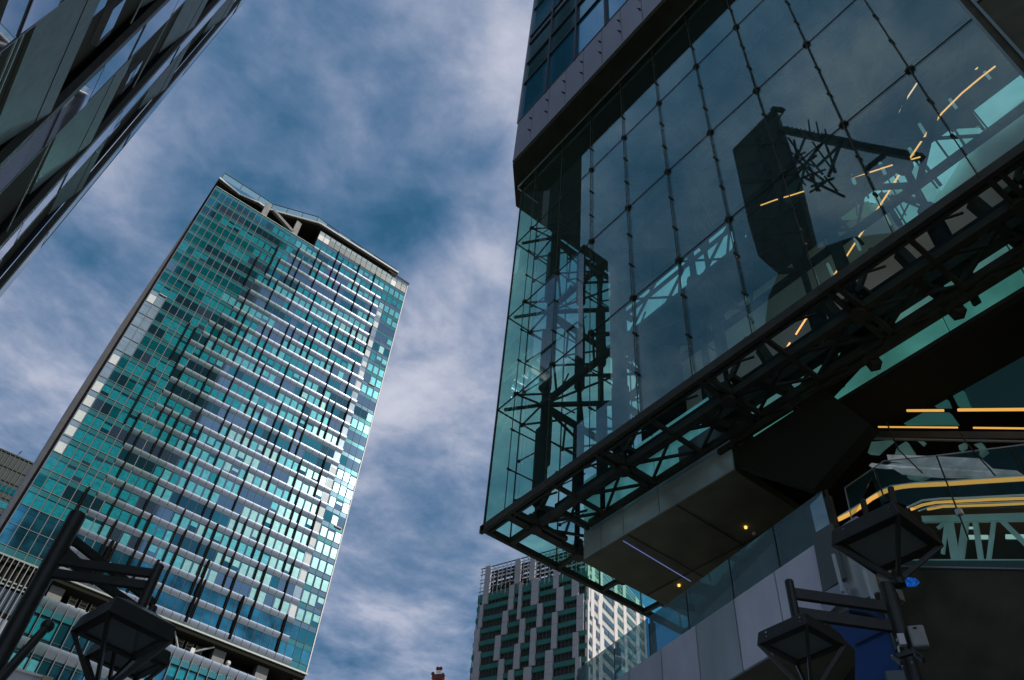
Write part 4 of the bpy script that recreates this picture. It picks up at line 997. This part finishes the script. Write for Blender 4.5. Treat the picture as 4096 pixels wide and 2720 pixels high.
# greyer end cladding with white joints
for k_, (poly, col) in enumerate((([(3268, 2148), (3345, 2100), (3400, 2320), (3312, 2378)], (.14, .16, .15)), ([(3335, 2385), (3408, 2340), (3424, 2390), (3350, 2380)], (.42, .42, .50)), ([(3305, 2395), (3402, 2340), (3424, 2392), (3340, 2470), (3318, 2440)], (.42, .41, .5)))):
    pts, th = wprism(poly, .05, -.12 - .03 * k_); m = MB(); m.prism(pts, th); m.build('end_cladding', mat('end_clad_%d' % k_, col, .4, .4), wk)
for (a, b) in (((3386, 2240), (3426, 2390)), ((3512, 2305), (3550, 2420))):
    m = MB(); m.beam(WP(*a) - wn_ * .3, WP(*b) - wn_ * .3, .045, .05); m.build('white_trim', mat('white_trim', (.6, .66, .64), .4), wk)
bc = thing('blue_canopy', 'deep blue curved canopy panel below the walkway, left of the lamp pole', 'canopy', (12, 6, 8))
m = MB(); m.prism(px_poly([(3310, 2490), (3400, 2440), (3430, 2418), (3490, 2440), (3555, 2520), (3590, 2640), (3610, 2760), (3420, 2760), (3420, 2600)], 0, 11.5), (.3, 0, 0)); m.build('panel', mat('royal_blue_panel', (0.0, 0.055, 0.22), .35, var=.25, vscale=1.2, spec=.4), bc)
m = MB(); m.path([P(x, y, 0, 11.48) for x, y in ((3400, 2445), (3470, 2455), (3540, 2490), (3570, 2545), (3585, 2600))], .03); m.build('edge', steel2, bc)
m = MB(); m.beam(P(3420, 2580, 0, 11.47), P(3560, 2510, 0, 11.47), .02); m.build('joint', mulld, bc)
led = thing('blue_screen', 'tiny blue lit screen under the lantern beside the lamp pole', 'screen', P(3640, 2325, 0, 12.4))
m = MB(); m.prism(px_poly([(3608, 2325), (3625, 2308), (3660, 2312), (3671, 2325), (3655, 2340), (3625, 2342)], 0, 12.4), (.06, 0, 0)); m.build('display', mat('led_blue', (.0, .05, .3), .4, emit=(.01, .12, .6), es=.35, var=.5, vscale=20), led)

# ================================================================== ESCALATOR lower right
es_ = thing('escalator', 'glass escalator with curved amber handrail lights and pale green truss at the right edge', 'escalator', (13, 5, 11))
EX = 13.0
def q3(x, y): return (3200 + x / 1.96, 1400 + y / 1.96)
def EP(x, y, o=0.0): return P(*q3(x, y), 0, EX + o)
gE = glass('escalator_glass', (0.86, 0.94, 0.94), 0.06, base=(.10, .3, .33), basef=.14)
for poly in ([(350, 1080), (570, 925), (655, 1200), (640, 1215), (560, 1000), (405, 1330)], [(580, 925), (655, 870), (1065, 830), (1220, 1240), (960, 1260), (720, 1180), (650, 1190)], [(1075, 828), (1650, 755), (1900, 720), (1900, 1230), (1225, 1240)]):
    m = MB(); m.prism([EP(x, y, -.25) for x, y in poly], (.02, 0, 0)); m.build('glass_panel', gE, es_)
m = MB(); m.path([EP(x, y, -.26) for x, y in ((405, 1330), (350, 1080), (655, 870), (1065, 828), (1650, 755), (1900, 722))], .012, n=5)
m.build('glass_edge', mat('glass_edge_white', (.6, .66, .66), .3), es_)
m = MB()
for (a, b) in (((1070, 830), (1320, 1480)), ((1660, 760), (1756, 970)), ((580, 925), (670, 1190)), ((770, 780), (960, 965)), ((680, 570), (770, 780)), ((1250, 640), (1300, 720)), ((1300, 720), (1530, 985))): m.beam(EP(*a, -.28), EP(*b, -.28), .022, .022)
m.build('glass_joint', steel, es_)
def amber(pts, r, mt, o=0.0):
    m = MB(); m.path([EP(x, y, o) for x, y in pts], r, n=8); m.build('handrail_light', mt, es_)
oy = mat('yellow_amber_strip', (.8, .5, .1), .4, emit=(1.0, .50, .10), es=.62)
amber([(300, 1330), (400, 1280), (480, 1225), (560, 1165), (640, 1120), (720, 1088), (800, 1072), (900, 1062), (1150, 1050), (1400, 1032), (1900, 1000)], .040, oy)
amber([(840, 475), (1125, 474)], .026, oy); amber([(1240, 470), (1900, 465)], .030, oy)
amber([(615, 603), (1235, 608)], .017, oy); amber([(1360, 610), (1900, 617)], .018, oy)
amber([(870, 1250), (960, 1215), (1060, 1195), (1300, 1182), (1540, 1170), (1900, 1158)], .026, oy)
amber([(1000, 1250), (1120, 1228), (1300, 1222), (1500, 1216), (1900, 1198)], .022, oy)
pb_ = mat('brushed_handrail', (.45, .60, .66), .3, .4, emit=(.12, .2, .24), es=.4)
amber([(300, 1315), (480, 1205), (640, 1100), (720, 1068), (900, 1045), (1150, 1032), (1400, 1015), (1900, 980)], .024, pb_, .05)
amber([(840, 1235), (960, 1180), (1100, 1165), (1300, 1160), (1900, 1130)], .02, pb_, .05)
amber([(930, 1262), (1050, 1222), (1200, 1208), (1400, 1200), (1900, 1183)], .012, pb_, .05)
m = MB(); m.prism([EP(x, y, .3) for x, y in ((200, 632), (1900, 640), (1900, 695), (520, 680), (330, 810), (100, 780))], (.1, 0, 0)); m.build('side_beam', mat('dim_grey_beam', (.085, .10, .10), .5, .2, var=.15), es_)
m = MB(); m.prism([EP(x, y, .28) for x, y in ((510, 684), (1900, 712), (1900, 722), (510, 696))], (.05, 0, 0)); m.build('beam_edge', mat('beam_edge_pale', (.3, .3, .28), .4), es_)
# metal soffit strip, its crumpled foil-like reflections put in as glow and mottling
foil = mat('reflection_glow_metal', (.62, .60, .62), .25, .5, var=.3, vscale=2.5, bump=.6, bscale=5, emit=(.2, .22, .24), es=.5)
m = MB(); m.prism([EP(x, y, .1) for x, y in ((540, 905), (560, 885), (680, 900), (780, 960), (1080, 985), (1440, 990), (1740, 970), (1700, 945), (1450, 925), (1100, 895), (720, 888), (640, 915))], (.1, 0, 0)); m.prism([EP(x, y, .2) for x, y in ((680, 820), (1060, 832), (1420, 850), (1500, 920), (1430, 930), (1100, 900), (690, 862))], (.1, 0, 0)); m.build('metal_ceiling', foil, es_)
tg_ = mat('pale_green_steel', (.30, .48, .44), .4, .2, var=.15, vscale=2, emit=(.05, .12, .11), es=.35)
for poly in (([(560, 720), (720, 705), (640, 770), (600, 810), (530, 805)]), ([(760, 760), (830, 715), (900, 820), (740, 825)]), ([(920, 712), (970, 715), (950, 740)]), ([(1240, 750), (1290, 725), (1290, 755), (1250, 782)]), ([(1360, 740), (1420, 725), (1460, 790), (1410, 830), (1400, 770)]), ([(840, 970), (1030, 970), (930, 1020), (840, 1000)])):
    m = MB(); m.prism([EP(x, y, .5) for x, y in poly], (.1, 0, 0)); m.build('ceiling_fragment', tg_, es_)
for poly in ([(960, 440), (1135, 345), (1170, 440)], [(690, 570), (880, 490), (1170, 490), (1230, 575), (750, 575)], [(1180, 320), (1260, 275), (1330, 440), (1240, 440)]):
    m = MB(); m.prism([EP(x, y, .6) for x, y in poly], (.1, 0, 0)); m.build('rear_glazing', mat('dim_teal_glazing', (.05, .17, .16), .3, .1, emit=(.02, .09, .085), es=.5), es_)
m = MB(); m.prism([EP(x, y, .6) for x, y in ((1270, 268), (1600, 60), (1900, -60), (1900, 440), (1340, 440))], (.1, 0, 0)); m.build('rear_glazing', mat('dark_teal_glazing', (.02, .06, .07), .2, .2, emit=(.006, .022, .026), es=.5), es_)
m = MB(); m.prism([EP(x, y, -.02) for x, y in ((950, 1300), (1900, 1270), (1900, 1330), (960, 1345))], (.08, 0, 0)); m.build('truss_top', tg_, es_)
m = MB(); m.prism([EP(x, y, -.02) for x, y in ((760, 1640), (1900, 1640), (1900, 1705), (760, 1690))], (.08, 0, 0)); m.build('truss_bottom', tg_, es_)
for (a, b, w_) in (((1170, 1345), (1220, 1650), .13), ((1290, 1345), (1245, 1650), .07), ((1310, 1345), (1270, 1650), .06), ((1375, 1345), (1420, 1650), .08), ((1520, 1340), (1480, 1650), .06), ((1580, 1335), (1900, 1650), .08), ((1080, 1400), (1150, 1345), .05), ((1150, 1345), (1120, 1600), .05)):
    m = MB(); m.beam(EP(*a, .05), EP(*b, .05), w_, .05, up=(1, 0, 0)); m.build('truss_web', tg_, es_)
m = MB(); m.prism([EP(x, y, .4) for x, y in ((700, 1240), (1900, 1220), (1900, 1700), (700, 1700))], (.1, 0, 0)); m.build('truss_back', mat('teal_black', (.008, .02, .022), .5), es_)
for (x0, y0, x1, y1) in ((1320, 1450, 1390, 1480), (1410, 1450, 1470, 1480), (1610, 1445, 1900, 1478), (1320, 1385, 1380, 1400)):
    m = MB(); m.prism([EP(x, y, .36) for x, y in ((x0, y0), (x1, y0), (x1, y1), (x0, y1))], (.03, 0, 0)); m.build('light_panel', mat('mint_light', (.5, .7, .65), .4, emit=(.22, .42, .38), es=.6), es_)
m = MB(); m.prism([EP(x, y, -.04) for x, y in ((760, 1650), (1900, 1650), (1900, 1720), (760, 1715))], (.05, 0, 0)); m.build('glass_skirt', mat('skirt_green', (.10, .20, .17), .2, .2), es_)
m = MB(); m.prism([EP(x, y, -.06) for x, y in ((740, 1688 + 0), (1900, 1712), (1900, 1722), (740, 1700))], (.05, 0, 0)); m.build('bottom_trim', alu, es_)
m = MB(); m.prism([EP(x, y, -.03) for x, y in ((640, 1702), (1900, 1724), (1900, 3200), (640, 3200))], (.3, 0, 0)); m.build('lower_wall', black, es_)
m = MB(); m.box(EP(1225, 1295, -.3), EP(1225, 1295, -.3) + Vector((.08, -.1, .11))); m.build('white_bracket', white, es_)

# ================================================================== STREET LAMPS
def lantern(t, cx, cy, z, sz, rot=0.0, drop=None):
    "square canopy on top, four bars converging to a hub below, round reflector inside"
    h = sz / 2; R_ = Matrix.Rotation(rot, 3, 'Z'); c = Vector((cx, cy, 0))
    def Q(x, y, zz): return R_ @ Vector((x, y, 0)) + c + Vector((0, 0, zz))
    drop = drop or sz * .78
    m = MB(); rim = sz * .23; ins = h * .72
    o = [Q(-h, -h, z), Q(h, -h, z), Q(h, h, z), Q(-h, h, z)]; o2 = [Q(-h * .93, -h * .93, z + rim), Q(h * .93, -h * .93, z + rim), Q(h * .93, h * .93, z + rim), Q(-h * .93, h * .93, z + rim)]
    tp = [Q(-h * .45, -h * .45, z + rim * 1.7), Q(h * .45, -h * .45, z + rim * 1.7), Q(h * .45, h * .45, z + rim * 1.7), Q(-h * .45, h * .45, z + rim * 1.7)]
    ii = [Q(-ins, -ins, z - .005), Q(ins, -ins, z - .005), Q(ins, ins, z - .005), Q(-ins, ins, z - .005)]
    iu = [Q(-ins, -ins, z + rim * .8), Q(ins, -ins, z + rim * .8), Q(ins, ins, z + rim * .8), Q(-ins, ins, z + rim * .8)]
    vs = o + o2 + tp + ii + iu; f = []
    for i in range(4):
        j = (i + 1) % 4
        f += [(i, j, 4 + j, 4 + i), (4 + i, 4 + j, 8 + j, 8 + i), (i, 12 + i, 12 + j, j), (12 + i, 16 + i, 16 + j, 12 + j)]
    f += [(8, 9, 10, 11), (16, 19, 18, 17)]
    m.add(vs, f)
    ln = m.build('lantern_canopy', lampm, t, bevel=.008)
    m = MB(); n = 20; r = ins * .72; pts = []
    for k2, (rr, dz) in enumerate(((r, 0), (r * .8, rim * .28), (r * .45, rim * .45))): pts.append([Q(rr * math.cos(2 * math.pi * i / n), rr * math.sin(2 * math.pi * i / n), z + rim * .18 + dz) for i in range(n)])
    m.add(pts[0] + pts[1] + pts[2], [(i, (i + 1) % n, n + (i + 1) % n, n + i) for i in range(n)] + [(n + i, n + (i + 1) % n, 2 * n + (i + 1) % n, 2 * n + i) for i in range(n)] + [tuple(range(2 * n, 3 * n))])
    m.build('reflector', mat('lamp_reflector', (.55, .56, .52), .22, .7), t, smooth=True)
    m = MB(); m.prism([Q(-ins, -ins, z + .012), Q(ins, -ins, z + .012), Q(ins, ins, z + .012), Q(-ins, ins, z + .012)], (0, 0, .008)); m.build('lantern_lens', glass('lamp_lens', (.82, .84, .80), .02, base=(.62, .64, .58), basef=.42), t)
    hub = Q(0, 0, z - drop); hu = hub + Vector((0, 0, .06))
    for (x, y) in ((-1, -1), (1, -1), (1, 1), (-1, 1)):
        m = MB(); m.beam(Q(x * h * .95, y * h * .95, z + .02), hub + (Q(x, y, 0) - Q(0, 0, 0)) * .035 + Vector((0, 0, .02)), sz * .045, sz * .06); m.build('lantern_bar', lampm, t)
    m = MB(); m.tube(hub - Vector((0, 0, .08)), hub + Vector((0, 0, .08)), .075, .065, n=12); m.build('hub', lampm, t, smooth=True)
    for (x, y) in ((-.8, 0.0), (.1, .8)):
        m = MB(); m.tube(Q(-h * 1.0, h * (x if x else 0) if x < 0 else h * .55, z + rim * .62), Q(-h * 1.03, h * (x if x < 0 else .55), z + rim * .62), .010, n=6)
        m.tube(Q(-h * 1.0, h * (x if x < 0 else .55), z + rim * .3), Q(-h * 1.03, h * (x if x < 0 else .55), z + rim * .3), .007, n=6)
        m.build('latch', mat('latch_steel', (.7, .7, .65), .2, .8), t)
    return hub
rb = 9.56
pB = Vector((rb * math.cos(math.radians(26.93)), rb * math.sin(math.radians(26.93)), 0))
lb_ = thing('street_lamp', 'black street lamp with two square lanterns and grey boxes on its pole, lower right', 'street lamp', (pB.x, pB.y, 0))
zB1 = CAMH + 6.09
m = MB(); m.tube((pB.x, pB.y, 0), (pB.x, pB.y, zB1 - .5), .088, n=20)
m.tube((pB.x, pB.y, 0), (pB.x, pB.y, 1.0), .14, n=20); m.build('pole', lampm, lb_, smooth=True)
cB1 = Vector((1.41, .69, 0)) * 6.09
lantern(lb_, cB1.x, cB1.y, zB1, .93, 0.02, drop=.46)
rs = 8.95; sB = Vector((rs * math.cos(math.radians(33.34)), rs * math.sin(math.radians(33.34)), 0)); zB2 = CAMH + rs / 1.926
lantern(lb_, sB.x, sB.y, zB2, .665, 0.0)
zt2 = CAMH + .607 * rs
m = MB(); m.tube((sB.x, sB.y, zB2 + .08), (sB.x, sB.y, zt2), .05, n=14); m.ball((sB.x, sB.y, zt2), .05, n=12, sz=.5); m.build('stem', lampm, lb_, smooth=True)
for (ts, tp_) in ((.590, .5535), (.563, .528)):
    m = MB(); m.beam((sB.x, sB.y, CAMH + ts * rs), (pB.x, pB.y, CAMH + tp_ * rb), .06, .13); m.build('arm', lampm, lb_, bevel=.006)
m = MB(); m.tube((pB.x, pB.y, CAMH + .50 * rb), (pB.x, pB.y, CAMH + .57 * rb), .10, n=20); m.build('collar', lampm, lb_)
bxm = mat('grey_plastic_box', (.36, .35, .32), .5, var=.08, vscale=8)
p = P(3660, 2548, 0, pB.x)  # speaker box right of pole
side = Vector((.55, -.83, 0)).normalized(); fr_ = Vector((-.83, -.55, 0)).normalized()
def obox(mb, c, a, b, u, ha, hb, hu, mi=0):
    vs = [c + a * i * ha + b * j * hb + u * k * hu for k in (-1, 1) for (i, j) in ((-1, -1), (1, -1), (1, 1), (-1, 1))]
    mb.add(vs, [(0, 3, 2, 1), (4, 5, 6, 7), (0, 1, 5, 4), (1, 2, 6, 5), (2, 3, 7, 6), (3, 0, 4, 7)], mi)
U = Vector((0, 0, 1))
cb_ = Vector((0, 0, CAMH)) + ray(3672, 2550) * (pB.length / math.hypot(ray(3672, 2550).x, ray(3672, 2550).y) * .99)
m = MB(); obox(m, cb_, side, fr_, U, .085, .05, .125); m.build('speaker_box', bxm, lb_, bevel=.02)
m = MB(); obox(m, cb_ + side * -.01 - fr_ * .07, side, fr_, U, .10, .03, .11); m.build('box_back', mat('dark_grey_plastic', (.09, .09, .08), .5), lb_, bevel=.015)
m = MB(); obox(m, cb_ + fr_ * .052 + U * .085 - side * .01, side, fr_, U, .02, .004, .012); m.build('box_marking', mulld, lb_)
def onpole(px, py, k=.97):
    r = ray(px, py); return Vector((0, 0, CAMH)) + r * (pB.length / math.hypot(r.x, r.y) * k)
m = MB(); c_ = onpole(3607, 2560); obox(m, c_, side, fr_, U, .035, .03, .065); m.build('junction_box', white, lb_, bevel=.006)
m = MB(); m.path([onpole(3600, 2545), onpole(3586, 2560), onpole(3590, 2565)], .008, n=6); m.path([onpole(3605, 2572), onpole(3592, 2590), onpole(3598, 2612)], .010, n=6); m.build('conduit', white, lb_)
m = MB(); a, b = onpole(3568, 2622, .96), onpole(3695, 2640, .96)
m.beam(onpole(3568, 2622, .97), onpole(3608, 2655, .94), .03, .05); m.beam(onpole(3650, 2605, .98), onpole(3695, 2640, .96), .03, .06); m.beam(onpole(3590, 2625, .97), onpole(3650, 2608, .97), .05, .05); m.build('bracket', lampm, lb_)
m = MB(); c_ = onpole(3583, 2712, .95); obox(m, c_, side, fr_, U, .09, .05, .06); m.build('lower_box', mat('slate_box', (.10, .13, .125), .4), lb_, bevel=.008)
m = MB()
for (x, y) in ((3568, 2622), (3609, 2664), (3647, 2650)): m.ball(onpole(x, y, .94), .008, n=8)
m.build('bolt', white, lb_)

pA = Vector((10.1 * math.cos(math.radians(85.7)), 10.1 * math.sin(math.radians(85.7)), 0))
la_ = thing('street_lamp', 'black street lamp with braced arms and two lanterns crossing the lower left corner', 'street lamp', (pA.x, pA.y, 0))
zAt = CAMH + .560 * 10.1
m = MB(); m.tube((pA.x, pA.y, 0), (pA.x, pA.y, zAt), .10, n=20); m.ball((pA.x, pA.y, zAt), .10, n=20, sz=.35); m.build('pole', lampm, la_, smooth=True)
s1 = Vector((9.6 * math.cos(math.radians(79.4)), 9.6 * math.sin(math.radians(79.4)), 0)); s2 = Vector((10.96 * math.cos(math.radians(78.7)), 10.96 * math.sin(math.radians(78.7)), 0))
zA1 = CAMH + 4.2; zA2 = CAMH + 4.50
c1 = Vector((.405, 2.245, 0)) * 4.2
rotA = math.atan2(2.123 - 2.088, .503 - .317)
lantern(la_, c1.x, c1.y, zA1, .80, rotA)
c2_ = Vector((.465, 2.37, 0)) * 4.50
lantern(la_, c2_.x, c2_.y, zA2, .74, rotA)
for (s, z0, z1) in ((s1, zA1 + .1, CAMH + .533 * 9.6), (s2, zA2 + .1, CAMH + .482 * 10.96)):
    m = MB(); m.tube((s.x, s.y, z0), (s.x, s.y, z1), .058, n=14); m.ball((s.x, s.y, z1), .058, n=12, sz=.4); m.build('stem', lampm, la_, smooth=True)
def k5(x, y): return (x / 2.119, 1980 + y / 2.119)
def tanel(px, py): r = ray(px, py); return r.z / math.hypot(r.x, r.y)
def atA(base, px, py): return Vector((base.x, base.y, CAMH + tanel(px, py) * base.length))
for (a, b) in (((480, 565), (1300, 665)), ((400, 660), (1280, 775))):
    m = MB(); m.beam(atA(pA, *k5(*a)), atA(s1, *k5(*b)), .06, .105); m.build('arm', lampm, la_, bevel=.006)
for (a, b) in (((600, 350), (1230, 900)), ((520, 500), (1190, 1010))):
    pe = atA(s2, *k5(*b)); m = MB(); m.beam(atA(pA, *k5(*a)), pe, .06, .10); m.build('arm', lampm, la_, bevel=.006)
m = MB(); m.prism([atA(pA, *k5(540, 400)), atA(pA, *k5(480, 565)), atA(pA, *k5(480, 565)).lerp(atA(s1, *k5(1300, 665)), .34)], (0, .03, 0)); m.build('gusset', lampm, la_)

# slim inclined rod with a ball tip
rd = thing('ball_tipped_rod', 'slim black leaning rod with a ball tip left of the hanging lanterns', 'rod', (0, 9, 0))
a_, b_2 = D(190, 2504, 11.0), D(5, 2712, 10.4); b3 = b_2 + (b_2 - a_).normalized() * 3
m = MB(); m.tube(a_, b3, .045, .085, n=14); m.build('shaft', lampm, rd, smooth=True)
m = MB(); m.ball(a_, .075, n=16); m.build('ball', lampm, rd, smooth=True)
# low rooftop corner, bottom left
rf = thing('ribbed_low_roof', 'pale ribbed low roof with tan roof boxes in the bottom left corner', 'roof', (2, 60, 25))
RY = 60.0
m = MB()
pts = px_poly([(10, 2730), (50, 2672), (170, 2708), (250, 2745), (200, 2800), (-40, 2800)], 1, RY); m.prism(pts, (0, 3, 0)); m.build('roof_sheet', mat('pale_ribbed_sheet', (.55, .55, .58), .5, var=.12, vscale=6, stretch=(4, 1, .3)), rf)
m = MB(); a, b = P(10, 2690, 1, RY), P(50, 2672, 1, RY); m.beam(P(50, 2672, 1, RY - .1), P(190, 2712, 1, RY - .1), .12, .15); m.build('roof_edge', white, rf)
for (x0, y0, x1, y1) in ((-10, 2660, 22, 2690), (175, 2700, 215, 2740)):
    m = MB(); m.prism(px_poly([(x0, y0), (x1, y0 + 10), (x1 - 8, y1), (x0 - 8, y1)], 1, RY - .5), (0, 1, 0)); m.build('roof_box', mat('tan_box', (.42, .33, .20), .7), rf)
m = MB(); m.box((-8, RY + .2, 0), (6, RY + 12, pts[1].z - .3)); m.build('wall', mat('low_wall', (.2, .2, .19), .8), rf)
